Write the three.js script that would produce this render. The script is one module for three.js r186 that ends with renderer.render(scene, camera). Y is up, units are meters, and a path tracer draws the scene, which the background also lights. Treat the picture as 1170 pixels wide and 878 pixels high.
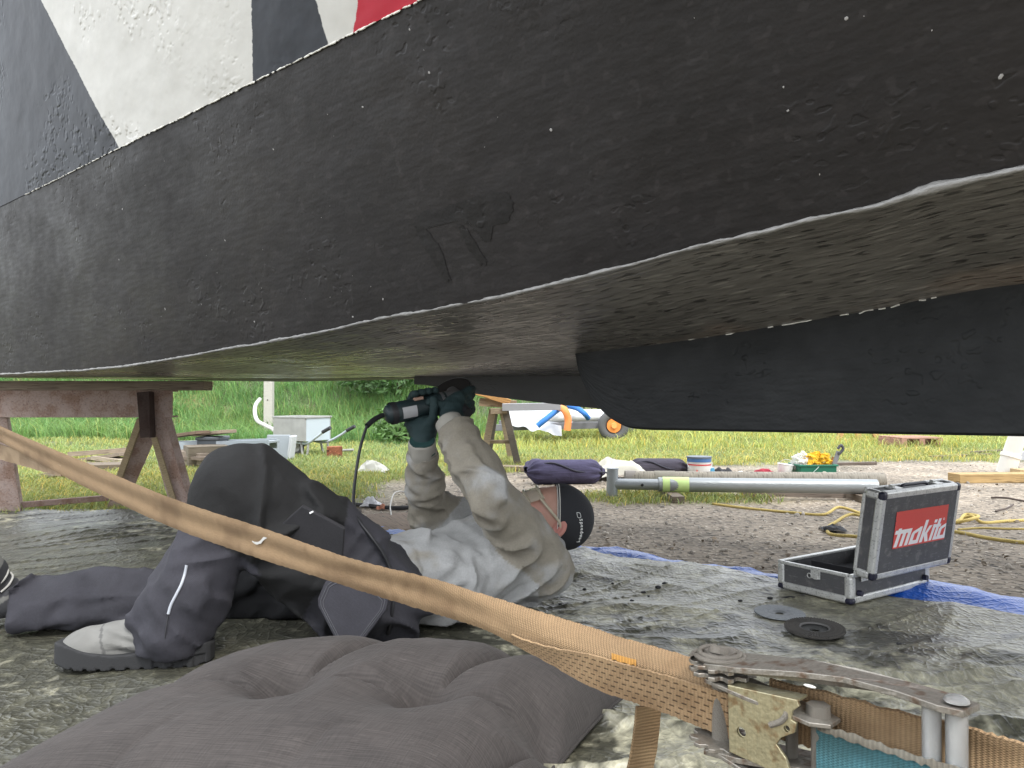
import * as THREE from 'three';
import { mergeGeometries, mergeVertices, toCreasedNormals } from 'three/addons/utils/BufferGeometryUtils.js';
import { RoundedBoxGeometry } from 'three/addons/geometries/RoundedBoxGeometry.js';
import { TextGeometry } from 'three/addons/geometries/TextGeometry.js';
import { FontLoader } from 'three/addons/loaders/FontLoader.js';

// ---------- camera, sky, sun, exposure ----------
const scene = new THREE.Scene();
const F = 900, CX = 585, CY = 439, EYE = 0.63, PITCH = Math.atan(11 / 900);
const camera = new THREE.PerspectiveCamera(2 * Math.atan(CY / F) * 180 / Math.PI, 1024 / 768, 0.05, 900);
camera.position.set(0, EYE, 0);
camera.rotation.x = PITCH;
const renderer = new THREE.WebGLRenderer({ antialias: true });
renderer.toneMapping = THREE.LinearToneMapping;
renderer.toneMappingExposure = 2.35;
renderer.shadowMap.enabled = true;

const SUN = new THREE.Vector3(0.28, 0.8, 0.52).normalize();
{ // bright, thinly clouded sky: pale towards the horizon, a broad brighter veil round the sun
  const w = 256, h = 128, d = new Float32Array(w * h * 4);
  const v = new THREE.Vector3();
  for (let j = 0; j < h; j++) for (let i = 0; i < w; i++) {
    const th = (j + 0.5) / h * Math.PI - Math.PI / 2, ph = ((i + 0.5) / w - 0.5) * 2 * Math.PI;
    v.set(Math.cos(th) * Math.cos(ph), Math.sin(th), Math.cos(th) * Math.sin(ph));
    const up = Math.max(0, v.y), s = Math.max(0, v.dot(SUN));
    const c = Math.sin(v.x * 7 + 2 * Math.sin(v.z * 5 + v.y * 3)) * Math.sin(v.z * 6 + 1.7 * Math.sin(v.x * 4)) * 0.12 * Math.min(1, up * 3);
    const base = 0.98 + 0.22 * up + c + 0.5 * Math.pow(s, 6);
    const k = 4 * (j * w + i);
    d[k] = base * 0.95; d[k + 1] = base * 0.995; d[k + 2] = base * 1.06; d[k + 3] = 1;
  }
  const sky = new THREE.DataTexture(d, w, h, THREE.RGBAFormat, THREE.FloatType);
  sky.mapping = THREE.EquirectangularReflectionMapping;
  sky.magFilter = sky.minFilter = THREE.LinearFilter;
  sky.needsUpdate = true;
  scene.background = sky; scene.environment = sky;
}
const sun = new THREE.DirectionalLight(new THREE.Color(1, 0.96, 0.9), 1.05);
sun.position.copy(SUN).multiplyScalar(30);
sun.castShadow = true;
sun.shadow.radius = 22;
sun.shadow.mapSize.set(2048, 2048);
Object.assign(sun.shadow.camera, { left: -14, right: 14, top: 14, bottom: -14, near: 1, far: 80 });
scene.add(sun, sun.target);

// ---------- helpers ----------
const V = (x, y, z) => new THREE.Vector3(x, y, z);
const lerp = (a, b, t) => a + (b - a) * t;
const clamp = (x, a = 0, b = 1) => x < a ? a : x > b ? b : x;
const sstep = (a, b, x) => { const t = clamp((x - a) / (b - a)); return t * t * (3 - 2 * t); };
function rng(seed) { let a = seed >>> 0; return () => { a = a + 0x6D2B79F5 | 0; let t = Math.imul(a ^ a >>> 15, 1 | a); t = t + Math.imul(t ^ t >>> 7, 61 | t) ^ t; return ((t ^ t >>> 14) >>> 0) / 4294967296; }; }
const cp = Math.cos(PITCH), sp = Math.sin(PITCH);
// a point of the place, from where the eye sees it and how far off it is
function P(px, py, d) {
  const x = (px - CX) / F, y0 = (CY - py) / F, y = y0 * cp + sp, z = -(cp - y0 * sp), k = d / -z;
  return V(x * k, EYE + y * k, -d);
}
function G(px, py, y = 0) { const a = P(px, py, 1), k = (y - EYE) / (a.y - EYE); return V(a.x * k, y, -k); }
const hash = (i, j, k) => { let h = Math.imul(i, 374761393) + Math.imul(j, 668265263) + Math.imul(k, 1274126177) | 0; h = Math.imul(h ^ h >>> 13, 1274126177); return ((h ^ h >>> 16) >>> 0) / 4294967296; };
const fade = t => t * t * t * (t * (t * 6 - 15) + 10);
// value-gradient noise, -1..1; 2D periodic version for textures
function n3(x, y, z) {
  const i = Math.floor(x), j = Math.floor(y), k = Math.floor(z), u = fade(x - i), v = fade(y - j), w = fade(z - k);
  const a = lerp(lerp(hash(i, j, k), hash(i + 1, j, k), u), lerp(hash(i, j + 1, k), hash(i + 1, j + 1, k), u), v);
  const b = lerp(lerp(hash(i, j, k + 1), hash(i + 1, j, k + 1), u), lerp(hash(i, j + 1, k + 1), hash(i + 1, j + 1, k + 1), u), v);
  return 2 * lerp(a, b, w) - 1;
}
const GRX = new Float64Array(256), GRY = new Float64Array(256); for (let i = 0; i < 256; i++) { GRX[i] = 1.5 * Math.cos(i / 256 * 6.2831853); GRY[i] = 1.5 * Math.sin(i / 256 * 6.2831853); }
const hix = (i, j, k) => { let h = Math.imul(i, 374761393) + Math.imul(j, 668265263) + Math.imul(k, 1274126177) | 0; h = Math.imul(h ^ h >>> 13, 1274126177); return (h ^ h >>> 16) >>> 24; };
function pn(x, y, P0, s = 0) {
  const i = Math.floor(x), j = Math.floor(y), fx = x - i, fy = y - j, u = fade(fx), v = fade(fy);
  let i0 = i % P0, j0 = j % P0; if (i0 < 0) i0 += P0; if (j0 < 0) j0 += P0; const i1 = i0 + 1 === P0 ? 0 : i0 + 1, j1 = j0 + 1 === P0 ? 0 : j0 + 1;
  const a = hix(i0, j0, s), b = hix(i1, j0, s), c = hix(i0, j1, s), d = hix(i1, j1, s), p = GRX[a] * fx + GRY[a] * fy, q = GRX[b] * (fx - 1) + GRY[b] * fy, r = GRX[c] * fx + GRY[c] * (fy - 1), t = GRX[d] * (fx - 1) + GRY[d] * (fy - 1), e = p + (q - p) * u;
  return e + (r + (t - r) * u - e) * v;
}
function pfbm(u, v, f, oct = 4, s = 0) { let a = 0, k = 1, t = 0; for (let o = 0; o < oct; o++) { a += k * pn(u * f, v * f, f, s + o); t += k; k *= 0.5; f *= 2; } return a / t; }
function fbm(x, y, z = 0, oct = 4) { let a = 0, k = 1, t = 0; for (let o = 0; o < oct; o++) { a += k * n3(x, y, z + o * 7.3); t += k; k *= 0.5; x *= 2.03; y *= 2.03; z *= 2.03; } return a / t; }
const LUT = new Uint8Array(4097); for (let i = 0; i <= 4096; i++) { const x = i / 4096; LUT[i] = Math.round(255 * (x <= 0.0031308 ? 12.92 * x : 1.055 * Math.pow(x, 1 / 2.4) - 0.055)); }
function tex(w, h, fn, srgb = false, rep = null) {
  const d = new Uint8Array(w * h * 4), o = [0, 0, 0, 1];
  for (let j = 0; j < h; j++) for (let i = 0; i < w; i++) {
    o[3] = 1; fn((i + 0.5) / w, (j + 0.5) / h, o); const k = 4 * (j * w + i);
    for (let c = 0; c < 4; c++) { const x = clamp(o[c]); d[k + c] = srgb && c < 3 ? LUT[Math.round(x * 4096)] : Math.round(x * 255); }
  }
  const t = new THREE.DataTexture(d, w, h, THREE.RGBAFormat);
  t.magFilter = THREE.LinearFilter; t.minFilter = THREE.LinearMipmapLinearFilter; t.generateMipmaps = true; t.wrapS = t.wrapT = THREE.RepeatWrapping;
  if (srgb) t.colorSpace = THREE.SRGBColorSpace;
  if (rep) t.repeat.set(...rep);
  t.needsUpdate = true; return t;
}
// facets: random heights joined by flat triangles, as in creased sheet; P0 > 0 repeats
function facet(x, y, s, P0 = 0) { const i = Math.floor(x), j = Math.floor(y), u = x - i, v = y - j, m = a => P0 ? ((a % P0) + P0) % P0 : a, h = (a, b) => hash(m(i + a), m(j + b), s) * 2 - 1; if ((m(i) + m(j)) % 2 === 0) { const a = h(0, 0), d = h(1, 1); return u > v ? a + (h(1, 0) - a) * u + (d - h(1, 0)) * v : a + (h(0, 1) - a) * v + (d - h(0, 1)) * u; } const b = h(1, 0), c = h(0, 1); return u + v < 1 ? h(0, 0) * (1 - u - v) + b * u + c * v : h(1, 1) * (u + v - 1) + b * (1 - v) + c * (1 - u); }
const bw = (w, h, f, rep) => tex(w, h, (u, v, o) => { o[0] = o[1] = o[2] = f(u, v); }, false, rep);
const re = (t, a, b = a) => { const c = t.clone(); c.repeat.set(a, b); c.needsUpdate = true; return c; };
const lin = (r, g, b) => new THREE.Color().setRGB(r, g, b);
const std = (c, r = 0.8, o = {}) => new THREE.MeshStandardMaterial({ color: Array.isArray(c) ? lin(...c) : c, roughness: r, side: THREE.DoubleSide, ...o });
const phys = (c, r = 0.8, o = {}) => new THREE.MeshPhysicalMaterial({ color: Array.isArray(c) ? lin(...c) : c, roughness: r, side: THREE.DoubleSide, ...o });

const taken = {};
function numbered(n) { const k = taken[n] = (taken[n] ?? -1) + 1; return k ? `${n}_${String(k).padStart(3, '0')}` : n; }
function fin(m) { m.castShadow = m.receiveShadow = true; return m; }
function thing(name, label, category, pos = V(0, 0, 0), turn = 0, group) {
  const o = new THREE.Group(); o.name = numbered(name); o.position.copy(pos); o.rotation.y = turn;
  o.userData = { label, category }; if (group) o.userData.group = group; scene.add(o); return o;
}
// a part given in the thing's own coordinates / in the place's coordinates (thing not turned)
function part(t, name, geo, mat) { const m = fin(new THREE.Mesh(geo, mat)); m.name = name; t.add(m); return m; }
function wpart(t, name, geo, mat) {
  let o = t; const off = V(0, 0, 0); while (o && o !== scene) { off.add(o.position); o = o.parent; }
  geo.translate(-off.x, -off.y, -off.z); return part(t, name, geo, mat);
}
function solo(name, geo, mat, label, category, group) {   // a thing of one mesh, built in place; its origin moved to its base
  geo.computeBoundingBox(); const b = geo.boundingBox, c = V((b.min.x + b.max.x) / 2, b.min.y, (b.min.z + b.max.z) / 2);
  geo.translate(-c.x, -c.y, -c.z);
  const m = fin(new THREE.Mesh(geo, mat)); m.position.copy(c); m.name = numbered(name); m.userData = { label, category }; if (group) m.userData.group = group; scene.add(m); return m;
}
function struct(name, geo, mat, kind = 'structure', label, category) { const m = fin(new THREE.Mesh(geo, mat)); m.name = name; m.userData = { kind }; if (label) { m.userData.label = label; m.userData.category = category; } scene.add(m); return m; }

const clean = g => { for (const k of Object.keys(g.attributes)) if (!['position', 'normal', 'uv'].includes(k)) g.deleteAttribute(k); if (!g.attributes.normal) g.computeVertexNormals(); return g.index ? g.toNonIndexed() : g; };
const join = (...gs) => mergeGeometries(gs.flat().map(clean).map(g => { if (!g.attributes.uv) boxUV(g); return g; }));
function boxUV(g, k = 1) {   // uv in metres, from the axis each face looks along
  if (g.index) { const q = g.toNonIndexed(); g.index = null; for (const n of Object.keys(q.attributes)) g.setAttribute(n, q.attributes[n]); }
  const p = g.attributes.position, n = p.count, uv = new Float32Array(n * 2), a = V(), b = V(), c = V();
  for (let i = 0; i < n; i += 3) {
    a.fromBufferAttribute(p, i); b.fromBufferAttribute(p, i + 1); c.fromBufferAttribute(p, i + 2);
    b.sub(a); c.sub(a); b.cross(c); const X = Math.abs(b.x), Y = Math.abs(b.y), Z = Math.abs(b.z);
    for (let q = i; q < i + 3; q++) { const x = p.getX(q), y = p.getY(q), z = p.getZ(q);
      if (Y >= X && Y >= Z) { uv[2 * q] = x * k; uv[2 * q + 1] = z * k; } else if (X >= Z) { uv[2 * q] = z * k; uv[2 * q + 1] = y * k; } else { uv[2 * q] = x * k; uv[2 * q + 1] = y * k; } }
  }
  g.setAttribute('uv', new THREE.BufferAttribute(uv, 2)); return g;
}
function box(w, h, d, r = 0.003, seg = 1) { return boxUV(r > 0 ? new RoundedBoxGeometry(w, h, d, seg, Math.min(r, w / 2.01, h / 2.01, d / 2.01)) : new THREE.BoxGeometry(w, h, d)); }
const M4 = new THREE.Matrix4(), Q = new THREE.Quaternion();
// a bar of rectangular section between two points; up hints the direction of its height
function bar(a, b, w, h, up = V(0, 1, 0), r = 0.003) {
  const L = a.distanceTo(b), g = box(w, h, L, r), z = b.clone().sub(a).normalize(), x = up.clone().cross(z).normalize(), y = z.clone().cross(x);
  return g.applyMatrix4(M4.makeBasis(x, y, z)).translate((a.x + b.x) / 2, (a.y + b.y) / 2, (a.z + b.z) / 2);
}
function rod(a, b, ra, rb = ra, seg = 16, open = false) {
  const L = a.distanceTo(b), g = new THREE.CylinderGeometry(rb, ra, L, seg, 1, open);
  Q.setFromUnitVectors(V(0, 1, 0), b.clone().sub(a).normalize());
  return g.applyQuaternion(Q).translate((a.x + b.x) / 2, (a.y + b.y) / 2, (a.z + b.z) / 2);
}
function tube(pts, r, n = pts.length * 8, seg = 8) { return new THREE.TubeGeometry(new THREE.CatmullRomCurve3(pts, false, 'centripetal'), n, r, seg); }
function grid(nu, nv, f, uvf) {   // f(u,v) -> Vector3, u,v in 0..1
  const p = [], uv = [], ix = [];
  for (let j = 0; j <= nv; j++) for (let i = 0; i <= nu; i++) { const u = i / nu, v = j / nv, q = f(u, v, i, j); p.push(q.x, q.y, q.z); const t = uvf ? uvf(u, v, q) : [q.x, q.z]; uv.push(t[0], t[1]); }
  for (let j = 0; j < nv; j++) for (let i = 0; i < nu; i++) { const a = j * (nu + 1) + i, b = a + 1, c = a + nu + 1, d = c + 1; ix.push(a, b, d, a, d, c); }
  const g = new THREE.BufferGeometry(); g.setAttribute('position', new THREE.Float32BufferAttribute(p, 3)); g.setAttribute('uv', new THREE.Float32BufferAttribute(uv, 2)); g.setIndex(ix); g.computeVertexNormals(); return g;
}
function paint(g, f) { const p = g.attributes.position, n = g.attributes.normal, c = new Float32Array(p.count * 3); for (let i = 0; i < p.count; i++) { const k = f(p.getX(i), p.getY(i), p.getZ(i), n ? V(n.getX(i), n.getY(i), n.getZ(i)) : null); c[3 * i] = k[0]; c[3 * i + 1] = k[1]; c[3 * i + 2] = k[2]; } g.setAttribute('color', new THREE.BufferAttribute(c, 3)); return g; }
function bump3(g, amp, f = 8, s = 0) { // push the surface in and out a little along its normals
  const p = g.attributes.position, n = g.attributes.normal;
  for (let i = 0; i < p.count; i++) { const x = p.getX(i), y = p.getY(i), z = p.getZ(i), k = amp * fbm(x * f + s, y * f, z * f, 3); p.setXYZ(i, x + n.getX(i) * k, y + n.getY(i) * k, z + n.getZ(i) * k); }
  g.computeVertexNormals(); return g;
}
// surface of a distance field (inside negative)
function nets(sdf, lo, hi, h) {
  const nx = Math.ceil((hi.x - lo.x) / h) + 1, ny = Math.ceil((hi.y - lo.y) / h) + 1, nz = Math.ceil((hi.z - lo.z) / h) + 1;
  const f = new Float32Array(nx * ny * nz), id = new Int32Array(nx * ny * nz).fill(-1), p = [], ix = [];
  const at = (i, j, k) => (k * ny + j) * nx + i;
  for (let k = 0; k < nz; k++) for (let j = 0; j < ny; j++) for (let i = 0; i < nx;) {
    const d = sdf(lo.x + i * h, lo.y + j * h, lo.z + k * h); f[at(i, j, k)] = d; i++;
    // far from the surface the next samples need no field of their own
    let skip = Math.floor(Math.abs(d) / h * 0.5) - 3; while (skip-- > 0 && i < nx) { f[at(i, j, k)] = d; i++; }
  }
  const C = [[0, 0, 0], [1, 0, 0], [0, 1, 0], [1, 1, 0], [0, 0, 1], [1, 0, 1], [0, 1, 1], [1, 1, 1]], E = [[0, 1], [2, 3], [4, 5], [6, 7], [0, 2], [1, 3], [4, 6], [5, 7], [0, 4], [1, 5], [2, 6], [3, 7]];
  for (let k = 0; k < nz - 1; k++) for (let j = 0; j < ny - 1; j++) for (let i = 0; i < nx - 1; i++) {
    const v = C.map(c => f[at(i + c[0], j + c[1], k + c[2])]); let m = 0; for (let q = 0; q < 8; q++) if (v[q] < 0) m++;
    if (m === 0 || m === 8) continue;
    let x = 0, y = 0, z = 0, n = 0;
    for (const [a, b] of E) if (v[a] < 0 !== v[b] < 0) { const t = v[a] / (v[a] - v[b]); x += lerp(C[a][0], C[b][0], t); y += lerp(C[a][1], C[b][1], t); z += lerp(C[a][2], C[b][2], t); n++; }
    id[at(i, j, k)] = p.length / 3; p.push(lo.x + (i + x / n) * h, lo.y + (j + y / n) * h, lo.z + (k + z / n) * h);
  }
  const quad = (a, b, c, d, flip) => { if (a < 0 || b < 0 || c < 0 || d < 0) return; if (flip) ix.push(a, c, b, a, d, c); else ix.push(a, b, c, a, c, d); };
  for (let k = 1; k < nz - 1; k++) for (let j = 1; j < ny - 1; j++) for (let i = 1; i < nx - 1; i++) {
    const s = f[at(i, j, k)] < 0;
    if (s !== f[at(i + 1, j, k)] < 0) quad(id[at(i, j - 1, k - 1)], id[at(i, j, k - 1)], id[at(i, j, k)], id[at(i, j - 1, k)], !s);
    if (s !== f[at(i, j + 1, k)] < 0) quad(id[at(i - 1, j, k - 1)], id[at(i - 1, j, k)], id[at(i, j, k)], id[at(i, j, k - 1)], !s);
    if (s !== f[at(i, j, k + 1)] < 0) quad(id[at(i - 1, j - 1, k)], id[at(i, j - 1, k)], id[at(i, j, k)], id[at(i - 1, j, k)], !s);
  }
  const g = new THREE.BufferGeometry(); g.setAttribute('position', new THREE.Float32BufferAttribute(p, 3)); g.setIndex(ix); g.computeVertexNormals(); return g;
}
function smin(a, b, k) { const h = Math.max(k - Math.abs(a - b), 0) / k; return Math.min(a, b) - h * h * k * 0.25; }
function cone(x, y, z, a, b, ra, rb) {
  const bx = b.x - a.x, by = b.y - a.y, bz = b.z - a.z, qx = x - a.x, qy = y - a.y, qz = z - a.z;
  const t = clamp((qx * bx + qy * by + qz * bz) / (bx * bx + by * by + bz * bz)); const ex = qx - bx * t, ey = qy - by * t, ez = qz - bz * t;
  return Math.sqrt(ex * ex + ey * ey + ez * ez) - lerp(ra, rb, t);
}
const ell = (x, y, z, c, rx, ry, rz) => { const a = (x - c[0]) / rx, b = (y - c[1]) / ry, d = (z - c[2]) / rz, k = Math.sqrt(a * a + b * b + d * d); const gx = a / rx, gy = b / ry, gz = d / rz, g = Math.sqrt(gx * gx + gy * gy + gz * gz); return g < 1e-9 ? -Math.min(rx, ry, rz) : k * (k - 1) / g; };
// curve through [x, y] pairs, straight beyond its ends
function curve(pts) { pts = pts.slice().sort((a, b) => a[0] - b[0]); const n = pts.length, m = pts.map((p, i) => { const a = pts[Math.max(0, i - 1)], b = pts[Math.min(n - 1, i + 1)]; return (b[1] - a[1]) / (b[0] - a[0]); });
  return x => { if (x <= pts[0][0]) return pts[0][1] + m[0] * 0.3 * (x - pts[0][0]); if (x >= pts[n - 1][0]) return pts[n - 1][1] + m[n - 1] * (x - pts[n - 1][0]); let i = 0; while (x > pts[i + 1][0]) i++; const h = pts[i + 1][0] - pts[i][0], t = (x - pts[i][0]) / h, t2 = t * t, t3 = t2 * t;
    return (2 * t3 - 3 * t2 + 1) * pts[i][1] + (t3 - 2 * t2 + t) * h * m[i] + (-2 * t3 + 3 * t2) * pts[i + 1][1] + (t3 - t2) * h * m[i + 1]; }; }
// ---------- ground ----------
const bankD0 = x => 10.4 + Math.max(0, x + 0.6) * 4.5;
function groundY(x, z) {
  const D = -z, b = sstep(0, 5.5, D - bankD0(x));
  let y = 2.6 * b * clamp(1 - (x + 0.6) / 14) + 0.15 * fbm(x * 0.35, z * 0.35, 3, 3) * sstep(6, 14, D);
  y += 0.012 * fbm(x * 2.2, z * 2.2, 1, 3) * sstep(2.2, 4, D);
  return y;
}
function grassAt(x, z) {   // 0 bare earth, 1 grown over
  const D = -z; const n = fbm(x * 0.9, z * 0.9, 9, 4) * 1.3;
  let edge = lerp(4.3, 6.9, sstep(-1.6, -0.1, x)) + 0.7 * sstep(2, 4, x);
  let g = sstep(-0.9, 0.7, D - edge + n);
  g = Math.max(g, 0.85 * sstep(1.15, 0.4, Math.hypot((x - 0.95) / 0.85, (D - 4.75) / 0.42) + n * 0.4));
  if (z > 0.5) g = sstep(-0.2, 0.6, n + 0.25);
  return g;
}
const dirtTex = tex(1024, 1024, (u, v, o) => {
  const a = pfbm(u, v, 4, 6, 1), b = pfbm(u, v, 40, 4, 11), c = pfbm(u, v, 150, 2, 23); const st = sstep(0.28, 0.5, pn(u * 90, v * 90, 90, 5)), dk = sstep(0.25, 0.5, pn(u * 64, v * 64, 64, 8));
  const k = 0.72 + 0.5 * a + 0.35 * b + 0.25 * c + 0.5 * st - 0.4 * dk; o[0] = k * 0.62; o[1] = k * (0.60 + 0.03 * st); o[2] = k * (0.565 + 0.07 * st);
}, true, [0.5, 0.5]);
const dirtBump = bw(1024, 1024, (u, v) => 0.5 + 0.35 * pfbm(u, v, 8, 6, 31) + 0.28 * sstep(0.2, 0.5, pn(u * 90, v * 90, 90, 5)) - 0.2 * sstep(0.25, 0.5, pn(u * 64, v * 64, 64, 8)), [0.5, 0.5]);
{
  const mat = std([1, 1, 1], 0.95, { map: dirtTex, bumpMap: dirtBump, bumpScale: 0.022, vertexColors: true });
  const ax = [], az = [];
  for (let i = 0; i <= 300; i++) { const t = i / 150 - 1; ax.push(Math.sign(t) * (4.6 * Math.abs(t) + 330 * Math.pow(Math.abs(t), 9))); az.push(-4.8 + Math.sign(t) * (5.2 * Math.abs(t) + 330 * Math.pow(Math.abs(t), 9))); }
  const g = grid(300, 300, (u, v, i, j) => V(ax[i], groundY(ax[i], az[300 - j]), az[300 - j]));
  paint(g, (x, y, z) => { const k = grassAt(x, z), n = fbm(x * 1.7, z * 1.7, 5, 3), m = 0.9 + 0.35 * n, straw = sstep(-0.1, 0.5, fbm(x * 0.8, z * 0.8, 21, 3)); return [lerp(0.64 * m, lerp(0.24, 0.42, straw), k), lerp(0.545 * m, lerp(0.28, 0.38, straw), k), lerp(0.44 * m, 0.15, k)]; });
  struct('ground', g, mat);
}
// ---------- grass ----------
function tuft(seed, n, h, spread, w) {
  const r = rng(seed), p = [], ix = [], c = [];
  for (let b = 0; b < n; b++) {
    const a = r() * 6.28, R = spread * Math.sqrt(r()), x = Math.cos(a) * R, z = Math.sin(a) * R, H = h * (0.5 + 0.7 * r()), la = r() * 6.28, ln = H * (0.2 + 0.7 * r()), wa = r() * 3.14, W = w * (0.6 + 0.8 * r());
    const dx = Math.cos(wa) * W, dz = Math.sin(wa) * W, lx = Math.cos(la) * ln, lz = Math.sin(la) * ln, i0 = p.length / 3;
    for (const [t, k] of [[0, 1], [0.55, 0.75], [1, 0.08]]) { const ox = x + lx * t * t, oz = z + lz * t * t, y = H * t * (1 - 0.25 * t * t); p.push(ox - dx * k, y, oz - dz * k, ox + dx * k, y, oz + dz * k); }
    const v = 0.75 + 0.5 * r(), dry = r() < 0.2 ? 1 : 0; for (let q = 0; q < 6; q++) c.push(v * (dry ? 1.9 : 1), v * (dry ? 1.25 : 1), v);
    ix.push(i0, i0 + 1, i0 + 3, i0, i0 + 3, i0 + 2, i0 + 2, i0 + 3, i0 + 5, i0 + 2, i0 + 5, i0 + 4);
  }
  const g = new THREE.BufferGeometry(); g.setAttribute('position', new THREE.Float32BufferAttribute(p, 3)); g.setAttribute('color', new THREE.Float32BufferAttribute(c, 3)); g.setIndex(ix); g.computeVertexNormals(); return g;
}
const grassMat = phys([1, 1, 1], 0.75, { vertexColors: true, transmission: 0.35, thickness: 0 });
function field(name, label, geo, n, seed, spot, scale, tint) {
  const r = rng(seed), im = new THREE.InstancedMesh(geo, grassMat, n), o = new THREE.Object3D(); let k = 0, tries = 0;
  while (k < n && tries++ < n * 30) { const s = spot(r); if (!s) continue; o.position.set(s[0], groundY(s[0], s[1]) - 0.004, s[1]); o.rotation.set(0, r() * 6.28, 0); o.scale.setScalar(scale(r, s)); o.scale.y *= 0.7 + 0.6 * r(); o.updateMatrix(); im.setMatrixAt(k, o.matrix); im.setColorAt(k, tint(r, s)); k++; }
  im.count = k; im.name = name; im.userData = { kind: 'stuff', label, category: 'grass' }; fin(im); scene.add(im);
}
const inView = (x, z) => z < -2 && Math.abs(x) < -z * 0.72 + 0.5;
field('lawn_grass', 'short patchy yellow green grass beyond the bare earth', tuft(3, 22, 0.05, 0.075, 0.0022), 15000, 11, r => { const D = 4 + Math.pow(r(), 1.25) * 13, x = (r() * 2 - 1) * (D * 0.72 + 0.3), z = -D; return D < bankD0(x) + 1 && grassAt(x, z) > 0.25 + 0.7 * r() ? [x, z] : null; },
  (r, s) => 0.75 + 0.6 * r() + 0.5 * sstep(8, 12, -s[1]), (r, s) => { const y = 0.5 + 0.5 * fbm(s[0] * 0.7, s[1] * 0.7, 4, 3), k = 0.9 + 0.4 * r(); return lin(lerp(0.20, 0.40, y) * k, lerp(0.31, 0.40, y) * k, 0.10 * k); });
field('bank_grass', 'tall fresh green grass growing up the bank', tuft(5, 16, 0.26, 0.12, 0.004), 9000, 12, r => { const D = 9.6 + r() * 8, x = (r() * 2 - 1) * D * 0.72, z = -D; return D > bankD0(x) - 0.4 && D < bankD0(x) + 6.5 ? [x, z] : null; },
  r => 0.6 + 0.7 * r(), (r, s) => { const k = 0.8 + 0.5 * r(), y = r() * 0.5 + 0.25 * fbm(s[0], s[1], 7, 2); return lin(lerp(0.14, 0.26, y) * k, lerp(0.31, 0.36, y) * k, 0.085 * k); });
field('meadow_grass', 'long sunlit grass in front of the boat trailer', tuft(8, 16, 0.2, 0.14, 0.004), 5000, 13, r => { const D = 8.8 + r() * 20, x = -0.4 + r() * (D * 0.75), z = -D; return D < bankD0(x) + 2 ? [x, z] : null; },
  r => 0.5 + 0.6 * r(), (r, s) => { const k = 0.9 + 0.4 * r(), y = 0.5 + 0.5 * fbm(s[0] * 0.5, s[1] * 0.5, 4, 3); return lin(lerp(0.26, 0.42, y) * k, lerp(0.38, 0.43, y) * k, 0.10 * k); });
{ // pebbles and clods trodden into the bare earth
  const r = rng(77), g = new THREE.IcosahedronGeometry(1, 1); bump3(g, 0.25, 1.3, 4); g.computeVertexNormals();
  const n = 4500, im = new THREE.InstancedMesh(g, std([1, 1, 1], 0.95), n), o = new THREE.Object3D(); let k = 0;
  while (k < n) { const D = 2.1 + Math.pow(r(), 1.6) * 6, x = (r() * 2 - 1) * (D * 0.72 + 0.2), z = -D; if (grassAt(x, z) > r() + 0.2 || fbm(x * 2.1, z * 2.1, 17, 3) < r() * 0.9 - 0.55) continue;
    const s = 0.002 + 0.010 * Math.pow(r(), 5); o.position.set(x, groundY(x, z) + s * 0.15, z); o.rotation.set(r() * 6, r() * 6, r() * 6); o.scale.set(s * (0.8 + r()), s * (0.5 + 0.4 * r()), s * (0.8 + r())); o.updateMatrix(); im.setMatrixAt(k, o.matrix); const c = 0.26 + 0.3 * r(); im.setColorAt(k, lin(c, c * 0.9, c * 0.78)); k++; }
  im.name = 'pebbles'; im.userData = { kind: 'stuff', label: 'loose pebbles and clods on the bare earth', category: 'pebbles' }; fin(im); scene.add(im);
}
{ // dead leaves and wood chips
  const r = rng(78), g = grid(3, 2, (u, v) => V((u - 0.5) * 2, 0.35 * Math.sin(u * 3.1) * (0.6 + v), (v - 0.5) * (1.2 * Math.sin(0.25 + u * 2.6)))), n = 1000;
  const im = new THREE.InstancedMesh(g, std([1, 1, 1], 0.9), n), o = new THREE.Object3D(); let k = 0;
  while (k < n) { const D = 2.4 + Math.pow(r(), 1.3) * 5, x = (r() * 2 - 1) * (D * 0.72), z = -D; if (fbm(x * 1.3, z * 1.3, 47, 3) < r() * 0.8 - 0.3) continue; const s = 0.006 + 0.014 * r() * r(); o.position.set(x, groundY(x, z) + 0.004, z); o.rotation.set(r() - 0.5, r() * 6, r() - 0.5); o.scale.set(s, s, s * (0.5 + r())); o.updateMatrix(); im.setMatrixAt(k, o.matrix); const c = 0.16 + 0.35 * r() * r(); im.setColorAt(k, lin(c, c * 0.78, c * 0.55)); k++; }
  im.name = 'fallen_leaves'; im.userData = { kind: 'stuff', label: 'dry leaves and wood chips littering the earth', category: 'litter' }; fin(im); scene.add(im);
}
// ---------- leafy shrubs ----------
function leaves(n, seed, spot, size, tint) {
  const r = rng(seed), p = [], c = [], ix = [], q = new THREE.Quaternion(), e = new THREE.Euler(), v = V();
  for (let i = 0; i < n; i++) { const s = spot(r), L = size * (0.6 + 0.8 * r()), W = L * 0.38; e.set(r() * 6.28, r() * 6.28, r() * 6.28); q.setFromEuler(e); const i0 = p.length / 3, k = tint(r);
    for (const [x, y, z] of [[0, 0, -L], [W, 0.12 * L, 0], [0, 0, L], [-W, 0.12 * L, 0]]) { v.set(x, y, z).applyQuaternion(q).add(s); p.push(v.x, v.y, v.z); c.push(...k); } ix.push(i0, i0 + 1, i0 + 2, i0, i0 + 2, i0 + 3); }
  const g = new THREE.BufferGeometry(); g.setAttribute('position', new THREE.Float32BufferAttribute(p, 3)); g.setAttribute('color', new THREE.Float32BufferAttribute(c, 3)); g.setIndex(ix); g.computeVertexNormals(); return g;
}
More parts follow.
